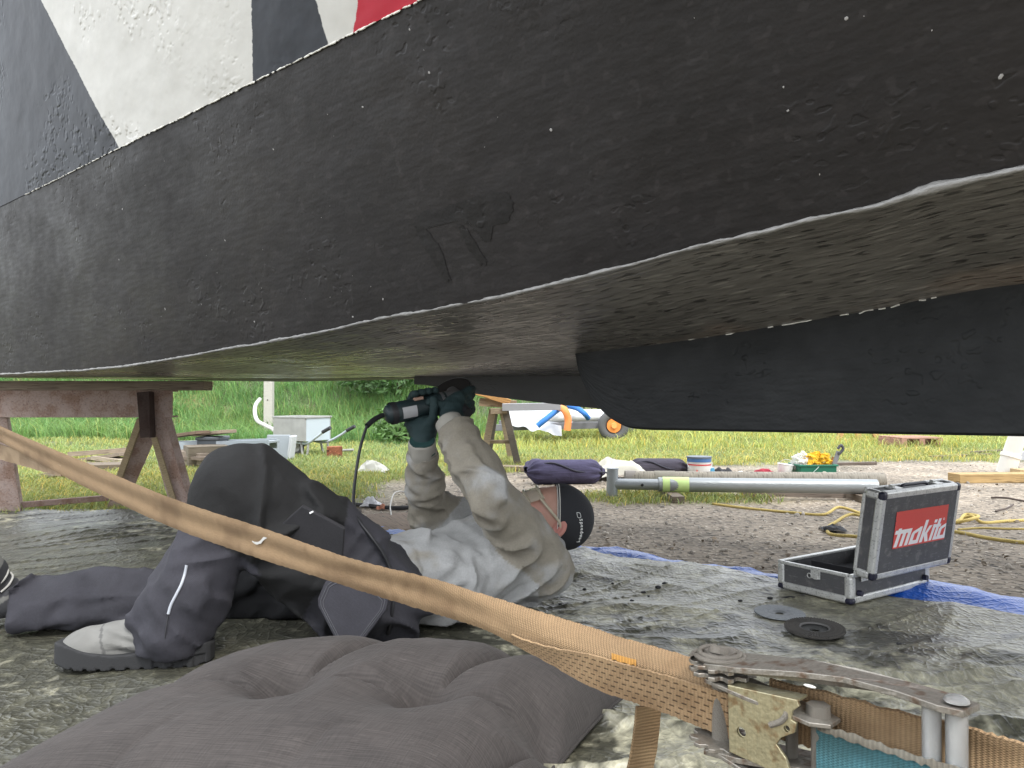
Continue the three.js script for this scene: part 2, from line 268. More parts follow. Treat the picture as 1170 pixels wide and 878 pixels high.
const stemMat = std([0.12, 0.09, 0.06], 0.9);
function shrub(name, label, c, R, H, n, seed, size, col, group) {
  const y0 = groundY(c.x, c.z), t = thing(name, label, 'shrub', V(c.x, y0, c.z), 0, group), r0 = rng(seed), lumps = [];
  for (let i = 0; i < 11; i++) { const a = r0() * 6.28, d = R * 0.75 * Math.sqrt(r0()); lumps.push([V(Math.cos(a) * d, H * (0.3 + 0.55 * r0()), Math.sin(a) * d), R * (0.25 + 0.25 * r0())]); }
  part(t, 'crown', leaves(n, seed + 1, r => { const [q, s] = lumps[Math.floor(r() * lumps.length)], u = r() * 2 - 1, a = r() * 6.28, d = s * Math.pow(r(), 0.45), w = Math.sqrt(1 - u * u); return V(q.x + d * w * Math.cos(a), Math.max(0.02, q.y + d * u), q.z + d * w * Math.sin(a)); }, size, r => { const k = 0.7 + 0.6 * r(); return [col[0] * k, col[1] * k, col[2] * k]; }), grassMat);
  part(t, 'trunk', join(lumps.slice(0, 6).map(([q]) => tube([V(0, -0.05, 0), V(q.x * 0.3, q.y * 0.5, q.z * 0.3), q], 0.012 * H + 0.004, 8, 5))), stemMat);
}
shrub('bramble_shrub', 'dark leafy bramble shrub on the bank above the angle grinder', V(-1.75, 0, -12.2), 1.1, 1.0, 4200, 301, 0.05, [0.07, 0.16, 0.035]);
shrub('bramble_shrub', 'broad green shrub on the bank between concrete post and grinder', V(-2.9, 0, -13.4), 0.9, 0.9, 3000, 302, 0.05, [0.09, 0.2, 0.04]);
shrub('yellow_green_shrub', 'small yellow green shrub beyond the rusty trestle beam end', V(-5.1, 0, -12.4), 0.5, 0.75, 1600, 303, 0.04, [0.2, 0.27, 0.04]);
shrub('bare_shrub', 'thin greyish shrub on the bank beside the concrete post', V(-4.45, 0, -12.6), 0.35, 0.9, 500, 304, 0.03, [0.17, 0.2, 0.1]);
shrub('leafy_weed', 'low leafy weed clump at the foot of the bank below the grinder', V(-1.35, 0, -9.9), 0.55, 0.34, 1300, 305, 0.045, [0.1, 0.21, 0.04]);
shrub('hedge_shrub', 'dark green shrub behind the white mast on the trailer', V(1.2, 0, -19.5), 1.5, 1.3, 2600, 306, 0.08, [0.06, 0.13, 0.03], 'shrubs behind the trailer');
shrub('hedge_shrub', 'green shrub behind the trailer wheel', V(3.4, 0, -21), 1.7, 1.4, 2600, 307, 0.08, [0.08, 0.16, 0.03], 'shrubs behind the trailer');

// ---------- the boat ----------
const hA = V(0.786, 0, 0.618), hN = V(0.618, 0, -0.786), hC = V(-2.21, 0, -3.4);
const axis = (s, b, y = 0) => V(hC.x + hA.x * s + hN.x * b, y, hC.z + hA.z * s + hN.z * b);
function onLine(px, py, b) { const u = P(px, py, 1).x, a0 = hC.x + hN.x * b, z0 = -(hC.z + hN.z * b); const s = (u * z0 - a0) / (hA.x + u * hA.z); const d = z0 - hA.z * s; return [s, P(px, py, d).y]; }
const chineY = curve([[0, 428], [60, 425], [130, 420], [210, 408], [320, 388], [470, 358], [590, 335], [700, 308], [800, 281], [900, 258], [1000, 235], [1060, 216], [1170, 192]].map(([x, y]) => onLine(x, y, 0)));
const chine = s => axis(s, 0, Math.min(chineY(s), 1.25));
const wA = P(30, 222, 3.0), wB = P(480, 0, 1.52), sOf = p => (p.x - hC.x) * hA.x + (p.z - hC.z) * hA.z, wsA = sOf(wA), wsB = sOf(wB);
const water = s => wA.clone().lerp(wB, (s - wsA) / (wsB - wsA));
const side = (s, v) => chine(s).lerp(water(Math.min(s, 5)).add(axis(s, 0).sub(axis(Math.min(s, 5), 0))), v);
const topV = s => lerp(2.75, 1.75, sstep(0, 4, s));
const keelY = s => 0.709 - 0.0082 * s;
const BK = 0.55;   // where the bilge keel runs, as a share of the way from chine to keel
const kY = curve([[660, 405], [751, 394], [844, 381], [911, 370], [991, 357], [1075, 340], [1170, 325]].map(([x, y]) => { const [s, yy] = onLine(x, y, BK); return [s, yy - lerp(chineY(s), keelY(s), BK)]; }));
const bottom = (s, w) => { const k = clamp(kY(clamp(s, 2.4, 3.8)), -0.03, 0.08) * sstep(0.5, 2.4, s); return axis(s, w, lerp(Math.min(chineY(s), 1.25), keelY(s), w) + 4 * w * (1 - w) * k); };
const S0 = -0.75, S1 = 6.4;
const mirror = p => { const b = (p.x - hC.x) * hN.x + (p.z - hC.z) * hN.z; return p.clone().addScaledVector(hN, 2 * (1 - b)); };
const sideN = s => { const a = chine(s), e = water(s).sub(a); return e.cross(hA).normalize(); };   // towards the eye's side
const outN = s => { const n = sideN(s); return n.dot(hN) > 0 ? n.negate() : n; };

// black bottom paint: scrapes, runs and touch-ups
const hullTex = tex(1024, 1024, (u, v, o) => {
  const a = pfbm(u, v, 3, 5, 41), st = pfbm(u, v * 1, 6, 3, 55) * pn(u * 5, v * 60, 60, 66), f = pfbm(u, v, 60, 3, 71), sc = sstep(0.42, 0.6, pn(u * 34, v * 34, 34, 81) + 0.25 * f), fl = sstep(0.5, 0.62, pn(u * 70, v * 70, 70, 83));
  const k = 1 + 0.5 * a + 0.3 * st + 0.25 * f + 0.5 * fl; o[0] = 0.5 * k + 0.15 * sc; o[1] = 0.485 * k + 0.145 * sc; o[2] = 0.485 * k + 0.14 * sc;
}, true, [0.55, 0.55]);
const hullBump = bw(1024, 1024, (u, v) => { const pit = sstep(0.42, 0.6, pn(u * 70, v * 90, 90, 91) + 0.25 * pn(u * 160, v * 160, 160, 92)), lump = sstep(0.4, 0.62, pn(u * 80, v * 58, 80, 93)), clus = sstep(0.05, 0.45, pfbm(u, v, 7, 3, 94)); return 0.5 + 0.16 * pfbm(u, v, 5, 3, 95) + 0.06 * pn(u * 30, v * 130, 130, 97) + clus * (0.20 * lump - 0.20 * pit) + 0.035 * pn(u * 250, v * 250, 250, 96); }, [0.55, 0.55]);
const hullRough = bw(512, 512, (u, v) => 0.54 + 0.18 * pfbm(u, v, 5, 4, 101) + 0.1 * pfbm(u, v, 40, 3, 102), [0.55, 0.55]);
const hullMat = phys([0.029, 0.0265, 0.027], 1, { specularIntensity: 0.7, map: hullTex, bumpMap: hullBump, bumpScale: 0.0045, roughnessMap: hullRough });
const boat = thing('steel_boat', 'black painted steel boat hull with white and red stripes propped over the yard', 'boat', V(1.5, 0, -1.8));
const dent = (s, v) => 0.004 * fbm(s * 2.2, v * 2, 11, 3) + 0.0016 * fbm(s * 11, v * 9, 12, 3);
function sheet(f, nrm, s0, s1, ns, v0, v1, nv, uvk) { return grid(ns, nv, (u, v) => { const s = lerp(s0, s1, u), w = lerp(v0(s), v1(s), v); return f(s, w).addScaledVector(nrm(s), dent(s, w)); }, (u, v, q) => { const s = lerp(s0, s1, u), w = lerp(v0(s), v1(s), v); return [s, w * uvk]; }); }
{
  const low = sheet(side, outN, S0, S1, 420, () => 0, () => 1, 60, 0.7);
  wpart(boat, 'lower_side_plate', low, hullMat).userData.label = 'black antifouling coated side plate';
  const patch = (outline, lab) => { const c = outline.map(([x, y]) => toPlate(x, y, 0, 1.2)), m = c.reduce((a, q) => [a[0] + q[0] / c.length, a[1] + q[1] / c.length], [0, 0]), N = 90; wpart(boat, 'paint_patch', grid(N, 8, (u, v) => { const k = u * c.length, i = Math.floor(k) % c.length, f = k - Math.floor(k), a = c[i], b = c[(i + 1) % c.length], ss = lerp(a[0], b[0], f), vv = lerp(a[1], b[1], f), e = v * (1 + 0.10 * n3(u * 31, 1, 4)), s = lerp(m[0], ss, e), w = lerp(m[1], vv, e); return side(s, w).addScaledVector(outN(s), dent(s, w) + 0.0012); }, (u, v, q) => { const d = q.clone().sub(hC); return [d.x * hA.x + d.z * hA.z, q.y * 1.1]; }), patchMat).userData.label = lab; };
  const patchMat = hullMat.clone(); patchMat.color = lin(0.019, 0.0175, 0.018);
  // topsides: the painted stripes lie where the sign-writer put them, found on the plate itself
  const toPlate = (px, py, va = 0.6, vb = 2.8) => { let best = [0, 1, 1e9]; const o = V(0, EYE, 0), r = P(px, py, 1).sub(o).normalize(); for (let p = 0, s0 = -1, s1 = 3.5, v0 = va, v1 = vb; p < 4; p++) { for (let i = 0; i <= 40; i++) for (let j = 0; j <= 40; j++) { const s = lerp(s0, s1, i / 40), v = lerp(v0, v1, j / 40), q = side(s, v).sub(o), d = q.clone().cross(r).length() / q.length(); if (d < best[2]) best = [s, v, d]; } const ds = (s1 - s0) / 16, dv = (v1 - v0) / 16; s0 = best[0] - ds; s1 = best[0] + ds; v0 = best[1] - dv; v1 = best[1] + dv; } return best; };
  patch([[470, 256], [486, 242], [512, 236], [540, 224], [572, 222], [592, 234], [584, 250], [562, 262], [556, 280], [548, 262], [520, 252], [500, 256], [486, 262]], 'darker fresh smear of black paint');
  patch([[474, 258], [488, 262], [500, 278], [510, 300], [516, 322], [506, 318], [494, 296], [482, 278]], 'dark run of paint below the smear'); patch([[522, 256], [534, 262], [546, 282], [558, 300], [550, 304], [536, 286]], 'thin dark run of paint beside another');
  const line = (a, b) => { const p = toPlate(...a), q = toPlate(...b), m = (q[0] - p[0]) / (q[1] - p[1]); return v => p[0] + m * (v - p[1]); };
  const e1 = line([47, 0], [137, 168]), e2 = line([288, 0], [290, 95]), e3 = line([361, 0], [376, 52]), e4 = line([410, 0], [404, 38]), e5 = v => e4(v) + 0.9;
  const ts0 = -1.2, ts1 = 3.2, tv0 = 1, tv1 = 2.75;
  const paintTex = tex(2048, 1024, (u, v, o) => {
    const s = lerp(ts0, ts1, u), w = lerp(tv0, tv1, v), j = 0.002 * n3(s * 90, w * 90, 3), e = 0.0016;
    const st = x => clamp((s + j - x) / e + 0.5), wht = st(e1(w)) * (1 - st(e2(w))) + st(e3(w)) * (1 - st(e4(w))), red = st(e4(w)) * (1 - st(e5(w)));
    const n = fbm(s * 6, w * 6, 2, 4), f = fbm(s * 40, w * 40, 4, 2), k = 1 + 0.25 * n + 0.15 * f, g = 1 + 0.05 * n + 0.04 * f;
    const bl = 1 - wht - red; o[0] = bl * 0.017 * k + wht * 0.52 * g + red * 0.40 * g; o[1] = bl * 0.020 * k + wht * 0.51 * g + red * 0.012 * g; o[2] = bl * 0.027 * k + wht * 0.475 * g + red * 0.03 * g;
  }, true); paintTex.wrapS = paintTex.wrapT = THREE.ClampToEdgeWrapping;
  const topBump = bw(1024, 512, (u, v) => { const s = lerp(ts0, ts1, u), w = lerp(tv0, tv1, v), cl = sstep(0, 0.35, fbm(s * 3, w * 3, 6, 2)); return 0.5 + 0.2 * fbm(s * 12, w * 9, 7, 4) + cl * 0.3 * sstep(0.25, 0.6, fbm(s * 40, w * 30, 8, 2)) - cl * 0.25 * sstep(0.3, 0.6, fbm(s * 55, w * 40, 28, 2)); });
  topBump.wrapS = topBump.wrapT = THREE.ClampToEdgeWrapping;
  const topMat = phys([1, 1, 1], 0.5, { specularIntensity: 0.6, map: paintTex, bumpMap: topBump, bumpScale: 0.008 });
  const top = grid(340, 110, (u, v) => { const s = lerp(S0, S1, u), w = lerp(1, topV(s), v); return side(s, w).addScaledVector(outN(s), dent(s, w) + 0.0025); }, (u, v) => { const s = lerp(S0, S1, u), w = lerp(1, topV(s), v); return [clamp((s - ts0) / (ts1 - ts0)), clamp((w - tv0) / (tv1 - tv0))]; });
  wpart(boat, 'topside_plate', top, topMat).userData.label = 'topside painted in white, black and red slanting stripes';
  // ragged edge of thick paint along the waterline
  const r = rng(5), chips = [];
  for (let s = wsA; s < 3.2; s += 0.004 + 0.008 * r()) { if (s < e1(1) - 0.02 ? r() < 0.45 : r() < 0.3) continue; const L = 0.004 + 0.009 * r(), g = new THREE.IcosahedronGeometry(1, 0); g.scale(L, 0.0012 + 0.0018 * r() * r() * (s > e1(1) ? 1.6 : 0.8), 0.002); const p = side(s, 1 - 0.003 * r()).addScaledVector(outN(s), 0.0035 + dent(s, 1)); const d = water(s + 0.01).sub(water(s)).normalize(), y = V(0, 1, 0), z = d.clone().cross(y).normalize(); g.applyMatrix4(M4.makeBasis(d, z.clone().cross(d), z)).translate(p.x, p.y, p.z); chips.push(g); }
  const pe = wpart(boat, 'paint_edge', join(chips), std([0.72, 0.70, 0.64], 0.6)); pe.userData.label = 'ragged white edge of paint along the waterline';
  const fl = []; for (let i = 0; i < 170; i++) { const s = 0.6 + 3.4 * Math.sqrt(r()), v = 0.03 + 0.94 * r(); if (fbm(s * 2.2, v * 3, 41, 2) < r() * 0.7 - 0.25) continue; const q = new THREE.IcosahedronGeometry(1, 0), k = 0.0008 + 0.0026 * Math.pow(r(), 4); q.scale(k * (1 + r()), k, 0.0005).rotateZ(r() * 3); const n = outN(s), x = hA.clone(), y = n.clone().cross(x); q.applyMatrix4(M4.makeBasis(x, y, n)); const p = side(s, v).addScaledVector(n, dent(s, v) + 0.0006); fl.push(q.translate(p.x, p.y, p.z)); }  // pale flecks painted in for glints on lumps of the plate
  const fk = wpart(boat, 'glint_flecks', join(fl), std([0.3, 0.29, 0.28], 0.6)); fk.userData = { kind: 'stuff', label: 'tiny pale flecks painted as glints on the black side plate' };
  // bottom plate, seen at a glancing angle
  const botTex = tex(1024, 1024, (u, v, o) => { const st = pn(u * 12, v * 70, 70, 111), s2 = pfbm(u, v, 5, 5, 112), s3 = pn(u * 60, v * 160, 160, 117), s4 = pfbm(u, v, 50, 3, 118), ru = sstep(0.2, 0.5, pfbm(u, v, 4, 4, 113)), wh = sstep(0.5, 0.62, pn(u * 26, v * 90, 90, 115)), dk = sstep(0.36, 0.5, pn(u * 46, v * 130, 130, 116)); const k = 1 + 0.14 * st + 0.35 * s2 + 0.14 * s3 + 0.2 * s4; o[0] = 0.37 * k + 0.10 * ru + 0.22 * wh - 0.22 * dk; o[1] = 0.365 * k + 0.05 * ru + 0.22 * wh - 0.22 * dk; o[2] = 0.365 * k + 0.02 * ru + 0.22 * wh - 0.22 * dk; }, true, [0.5, 0.7]);
  const botBump = bw(1024, 1024, (u, v) => 0.5 + 0.2 * pfbm(u, v, 5, 3, 121) + 0.16 * pn(u * 14, v * 60, 60, 122) + 0.1 * pn(u * 60, v * 160, 160, 124) + 0.12 * pfbm(u, v, 40, 3, 125) - 0.3 * sstep(0.36, 0.5, pn(u * 46, v * 130, 130, 116)), [0.5, 0.7]);
  const botMat = std([0.50, 0.48, 0.46], 1, { map: botTex, bumpMap: botBump, bumpScale: 0.006, roughnessMap: bw(512, 512, (u, v) => 0.30 + 0.22 * pfbm(u, v, 4, 4, 131) + 0.10 * pn(u * 8, v * 80, 80, 132), [0.5, 0.7]) });
  const up = () => V(0, 1, 0);
  const bot = sheet(bottom, up, S0, S1, 420, () => 0.001, () => 1, 90, 1);
  wpart(boat, 'bottom_plate', bot, botMat).userData.label = 'scraped black bottom plate with streaks of bare metal';
  // the other half, deck and ends close the hull
  const far = join(grid(60, 8, (u, v) => mirror(bottom(lerp(S0, S1, u), v))), grid(60, 12, (u, v) => { const s = lerp(S0, S1, u); return mirror(side(s, v * topV(s))); }));
  wpart(boat, 'far_side_plates', far, hullMat);
  const end = s => { const q = []; for (const f of [t => bottom(s, 1 - t), t => side(s, t * topV(s))]) for (let i = 0; i <= 6; i++) q.push(f(i / 6)); return grid(q.length - 1, 4, (u, v) => { const p = q[Math.round(u * (q.length - 1))]; return p.clone().lerp(mirror(p), v); }); };
  wpart(boat, 'transom', end(S0), hullMat); wpart(boat, 'transom', end(S1), hullMat);
  wpart(boat, 'deck', grid(40, 4, (u, v) => { const s = lerp(S0, S1, u), p = side(s, topV(s) - 0.02); return p.lerp(mirror(p), v); }), std([0.5, 0.5, 0.48], 0.8));
  // weld bead along the chine
  const seg = 620, bead = new THREE.BufferGeometry(), bp = [], bi = [], buv = [], lump = onLine(1060, 216, 0)[0];
  for (let i = 0; i <= seg; i++) { const s = lerp(-1.2, 5, i / seg), c = chine(s), L = Math.exp(-Math.pow((s - lump) / 0.035, 2)) * 0.005, rr = 0.0042 + 0.0014 * n3(s * 40, 0, 1) + 0.001 * n3(s * 120, 3, 1) + L; for (let k = 0; k <= 8; k++) { const a = k / 8 * 6.2832, wob = 1 + 0.22 * n3(s * 90, k % 8 * 1.3, 4); bp.push(c.x + hN.x * Math.cos(a) * rr * wob, c.y + Math.sin(a) * rr * wob + 0.002 * n3(s * 9, 5, 5), c.z + hN.z * Math.cos(a) * rr * wob); buv.push(s, k / 8); if (i < seg && k < 8) { const q = i * 9 + k; bi.push(q, q + 9, q + 1, q + 1, q + 9, q + 10); } } }
  bead.setAttribute('position', new THREE.Float32BufferAttribute(bp, 3)); bead.setAttribute('uv', new THREE.Float32BufferAttribute(buv, 2)); bead.setIndex(bi); bead.computeVertexNormals();
  wpart(boat, 'weld_bead', bead, std([0.22, 0.215, 0.205], 0.42, { metalness: 0.25, bumpMap: bw(256, 64, (u, v) => 0.5 + 0.4 * pfbm(u, v, 8, 3, 141), [6, 1]), bumpScale: 0.002 })).userData.label = 'pale rough weld bead along the chine';
  // bilge keel: a thick plate with a rounded nose
  const keelMat = phys([0.011, 0.0125, 0.014], 1, { specularIntensity: 0.6, bumpMap: hullBump, bumpScale: 0.006, roughnessMap: hullRough });
  const low2 = curve([[0.0, 0.0], [0.004, 0.06], [0.03, 0.145], [0.08, 0.175], [0.15, 0.191], [0.3, 0.195]]);
  const sN = onLine(660, 405, BK)[0], nose = [[660, 405], [664, 425], [672, 444], [684, 462], [700, 477], [722, 487], [780, 489.5], [900, 491.5], [1040, 493.5], [1170, 495.5]].map(([x, y]) => onLine(x, y, BK)), lowC = curve(nose);
  const th = 0.012, ks = []; for (let i = 0; i <= 160; i++) ks.push(sN + (5.9 - sN) * Math.pow(i / 160, 2.2));
  const kp = (s, v, o) => { const t = bottom(s, BK).y + 0.004, l = s > nose[9][0] ? nose[9][1] : lowC(s); return axis(s, BK + o, lerp(t, Math.min(l, t), v)); };
  const face = o => grid(160, 24, (u, v) => { const s = ks[Math.round(u * 160)]; return kp(s, v, o + 0.0012 * fbm(s * 14, v * 4, 3 + o * 50, 3)); }, (u, v) => [ks[Math.round(u * 160)], v * 0.3]);
  const edge = grid(160, 4, (u, v) => { const s = ks[Math.round(u * 160)]; return kp(s, 1, lerp(-th, th, v)).add(V(0, -0.006 * Math.sin(v * Math.PI), 0)); }, (u, v) => [ks[Math.round(u * 160)], v * 0.02]);
  wpart(boat, 'bilge_keel', join(face(-th), face(th), edge), keelMat).userData.label = 'dark bilge keel plate with a rounded nose';
  const dash = []; for (const [a, b] of [[747, 756], [786, 812], [832, 842], [846, 858], [880, 886], [896, 930], [962, 972], [984, 1000], [1006, 1014], [1020, 1030], [1052, 1060], [1066, 1072]]) { const s0 = onLine(a, 380, BK)[0], s1 = onLine(b, 380, BK)[0], pts = []; for (let i = 0; i <= 5; i++) { const s = lerp(s0, s1, i / 5); pts.push(kp(s, 0.012 + 0.008 * n3(s * 60, 1, 2), -th - 0.0015)); } dash.push(tube(pts, 0.0016, 12, 5)); }  // short pale strokes along the top of the bilge keel
  wpart(boat, 'pale_joint', join(dash), std([0.75, 0.74, 0.7], 0.5)).userData.label = 'broken pale line along the bilge keel joint';
  // skeg under the centre line
  const k0 = onLine(478, 437, 1)[0], skY = curve([[490, 440], [560, 452], [630, 461], [690, 467], [800, 474]].map(([x, y]) => onLine(x, y, 1)));
  const sk = o => grid(60, 8, (u, v) => { const s = lerp(k0, 5.8, u * u), t = keelY(s) + 0.004; return axis(s, 1 + o, lerp(t, Math.min(t, Math.max(0.42, skY(s))), v)); }, (u, v) => [lerp(k0, 5.8, u * u), v * 0.2]);
  const ske = grid(60, 2, (u, v) => { const s = lerp(k0, 5.8, u * u), t = keelY(s) + 0.004; return axis(s, 1 + lerp(-0.025, 0.025, v), Math.min(t, Math.max(0.42, skY(s)))); });
  wpart(boat, 'skeg', join(sk(-0.025), sk(0.025), ske), std([0.05, 0.05, 0.052], 1, { bumpMap: hullBump, bumpScale: 0.003, roughnessMap: hullRough })).userData.label = 'dark grey skeg deepening along the centre line';
}
// ---------- tarpaulins ----------
const edgeZ = curve([[-4.2, -4.35], [-2.7, -4.2], [-1.7, -4.02], [-0.75, -3.48], [0.2, -2.98], [0.55, -2.78], [0.9, -2.56], [1.38, -2.14], [2.2, -1.6], [3, -1.2]]);
const FLAT = [[G(891, 704, 0.02), 0.1], [G(931, 725, 0.02), 0.11], [G(985, 672, 0.02), 0.24]].map(([p, r]) => [p.x, p.z, r]);
function crumple(x, z) {
  const w = 0.16 * fbm(x * 1.3, z * 1.3, 31, 2), X = x + w, Z = z + 0.16 * fbm(x * 1.3, z * 1.3, 37, 2);
  const rg = (a, b, c) => { const n = Math.abs(n3(a, b, c)); return 1 - n; };
  const big = sstep(0.2, 0.7, fbm(x * 0.8 + 3, z * 0.9, 51, 2) + 0.35 + 0.35 * sstep(0, 0.8, x) + 0.5 * sstep(-3, -3.8, z));
  const zone = sstep(-0.15, 0.45, fbm(x * 1.6 + 9, z * 1.9, 71, 3));   // where the sheet has been trodden into creases
  const deep = sstep(0.05, 0.4, x + 0.15 * w) * sstep(-2.0, -1.6, z);
  let y = 0.034 * deep * Math.pow(rg(x * 1.5 + 2, z * 4.6 + x * 1.1, 75), 3) + 0.015 * deep * facet(X * 5 + Z * 3, Z * 8 - X * 4, 85) + 0.008 * deep * facet(X * 15 - Z * 4, Z * 21 + X * 6, 86) + 0.030 * big * Math.pow(rg(X * 1.4 + Z * 0.7, Z * 3.6 - X * 0.8, 5), 3);
  y += (0.011 * facet(X * 2.6 + Z, Z * 4.6 - X * 1.3, 15) + 0.011) * (0.4 + 0.8 * big);
  y += 0.0058 * facet(X * 7 - Z * 2, Z * 11 + X * 3, 25) * (0.15 + zone);
  y += 0.0016 * facet(X * 20 + Z * 6, Z * 27, 35) * zone;
  y += 0.0060 * Math.pow(rg(X * 3.2 + Z * 2, Z * 9 + X * 5, 45), 9) + 0.0036 * zone * Math.pow(rg(X * 9 - Z * 13, Z * 6 + X * 8, 55), 8) + 0.0024 * zone * Math.pow(rg(X * 12, Z * 34 + X * 14, 65), 7);
  y += 0.020 * sstep(-3.5, -4, z) * (0.5 + 0.5 * n3(x * 3, z * 5, 8));
  for (const [a, b, r] of FLAT) y = lerp(y, 0.008, Math.exp(-Math.pow(((x - a) ** 2 + (z - b) ** 2) / (r * r), 2)));   // pressed flat under what lies on it
  return y;
}
const tarpY = (x, z) => groundY(x, z) + 0.010 + crumple(x, z);
{
  const dust = tex(1024, 1024, (u, v, o) => {
    const a = pfbm(u, v, 4, 5, 201), b = pfbm(u, v, 30, 4, 202), c = 1 - Math.abs(pn(u * 26, v * 26, 26, 203)), c2 = 1 - Math.abs(pn(u * 60, v * 60, 60, 204)), wv = 0.03 * Math.sin(u * 1024 * 1.57) * Math.sin(v * 1024 * 1.57);
    const e = pfbm(u, v, 80, 3, 206), wp = sstep(0.12, 0.3, pn(u * 9 + 0.5 * a, v * 22 + b, 22, 207)), d = (1 - 0.6 * wp) * sstep(-0.35, 0.6, 0.45 * a + 0.7 * b + 0.5 * e) * 0.5 + 0.12 + 0.28 * sstep(0.86, 1, c) * (b + 0.5) + 0.18 * sstep(0.88, 1, c2);
    o[0] = 0.20 + 0.60 * d + wv; o[1] = 0.20 + 0.585 * d + wv; o[2] = 0.185 + 0.49 * d + wv;
  }, true, [0.8, 0.8]);
  const cr = bw(1024, 1024, (u, v) => { let h = 0.5; const wx = 0.5 * pn(u * 6, v * 6, 6, 3), wy = 0.5 * pn(u * 6, v * 6, 6, 4); h += 0.22 * facet(u * 30 + wx, v * 44 + wy, 211, 1000) * 0 + 0.06 * facet(u * 40 + wx, v * 40 + wy, 211, 40) + 0.05 * facet(u * 96 + wx * 2, v * 96 + wy * 2, 212, 96); h += 0.16 * Math.pow(1 - Math.abs(pn(u * 18 + wx, v * 36, 36, 214)), 6) + 0.14 * Math.pow(1 - Math.abs(pn(u * 50 + wy, v * 22, 50, 215)), 7) + 0.1 * Math.pow(1 - Math.abs(pn(u * 64 + wy, v * 96, 96, 216)), 5); return h; }, [0.8, 0.8]);
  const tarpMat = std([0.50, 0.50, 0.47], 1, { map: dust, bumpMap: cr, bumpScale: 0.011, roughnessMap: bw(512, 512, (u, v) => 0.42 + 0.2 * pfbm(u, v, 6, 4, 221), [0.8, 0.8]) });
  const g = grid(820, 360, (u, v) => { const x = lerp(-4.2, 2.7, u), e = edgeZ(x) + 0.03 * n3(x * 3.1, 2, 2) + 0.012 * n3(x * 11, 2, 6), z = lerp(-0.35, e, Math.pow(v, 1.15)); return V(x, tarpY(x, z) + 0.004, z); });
  paint(g, (x, y, z) => { const a = fbm(x * 2.3, z * 3.1, 61, 4), b = fbm(x * 17, z * 21, 62, 3), c = fbm(x * 60, z * 60, 63, 2), q = sstep(-0.12, 0.14, 0.8 * a + 0.5 * b + 0.3 * c + (x > 0.12 + 0.5 * a ? 0.26 : -0.30)); return [lerp(0.33, 1.40, q), lerp(0.325, 1.35, q), lerp(0.285, 1.20, q)]; });   // grainy patches of tone, mostly darker at left and paler at right
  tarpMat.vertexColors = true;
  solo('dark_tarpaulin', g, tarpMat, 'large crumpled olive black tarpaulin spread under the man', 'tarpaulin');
  const blue = std([0.02, 0.13, 0.60], 0.36, { bumpMap: cr, bumpScale: 0.009, map: tex(256, 256, (u, v, o) => { const k = 0.85 + 0.25 * pfbm(u, v, 6, 4, 231) + 0.06 * Math.sin(u * 800) * Math.sin(v * 800); o[0] = k; o[1] = k; o[2] = k; }, true, [1, 1]) });
  // it shows in three stretches past the dark sheet's edge
  const out = x => 0.05 + 0.16 * sstep(0.05, 0.28, x) * (1 - 0.5 * sstep(0.35, 0.85, x)) + 0.20 * sstep(1.02, 1.35, x) + 0.24 * sstep(-1.25, -0.95, x) * (1 - sstep(-0.7, -0.1, x));
  const gb = grid(420, 60, (u, v) => { const x = lerp(-1.5, 2.8, u), e = edgeZ(x), o = out(x) + 0.018 * n3(x * 6, 1, 4), z = e + 0.35 - v * (0.35 + o), over = sstep(0.30, 0.42, v * 0.45); const lift = 0.030 * sstep(0.93, 1.25, x) * Math.pow(Math.abs(Math.sin(x * 5.2 + 0.9)), 2) + 0.018 * sstep(0.0, 0.2, x) * (1 - sstep(0.8, 1, x)); return V(x, groundY(x, z) + 0.006 + over * (lift * (1 - 0.6 * sstep(0.8, 1, v)) + 0.4 * crumple(x * 1.4, z * 1.4 + 3)), z); });
  solo('blue_tarpaulin', gb, blue, 'bright blue tarpaulin edge sticking out from under the dark one', 'tarpaulin');
  // black grinding crumbs on the sheet
  const r = rng(91); const spots = [[735, 679], [741, 683], [752, 676], [846, 686], [722, 690], [902, 681], [880, 682], [668, 672], [700, 668], [1027, 733], [655, 660], [760, 672], [640, 690]];
  spots.forEach(([px, py], i) => { const p = G(px, py, 0.03), s = i === 5 ? 0.02 : 0.004 + 0.006 * r(); p.y = tarpY(p.x, p.z) + 0.006; const g0 = new THREE.IcosahedronGeometry(1, 1); bump3(g0, 0.5, 1.6, i * 3); g0.scale(s, i === 5 ? 0.003 : s * 0.5, i === 5 ? 0.004 : s * 0.8); g0.translate(p.x, p.y, p.z); solo('rubber_crumb', g0, std([0.02, 0.02, 0.022], 0.7), 'tiny black crumb lying on the dark tarpaulin near the discs', 'crumb', 'black crumbs on the tarpaulin'); });
}
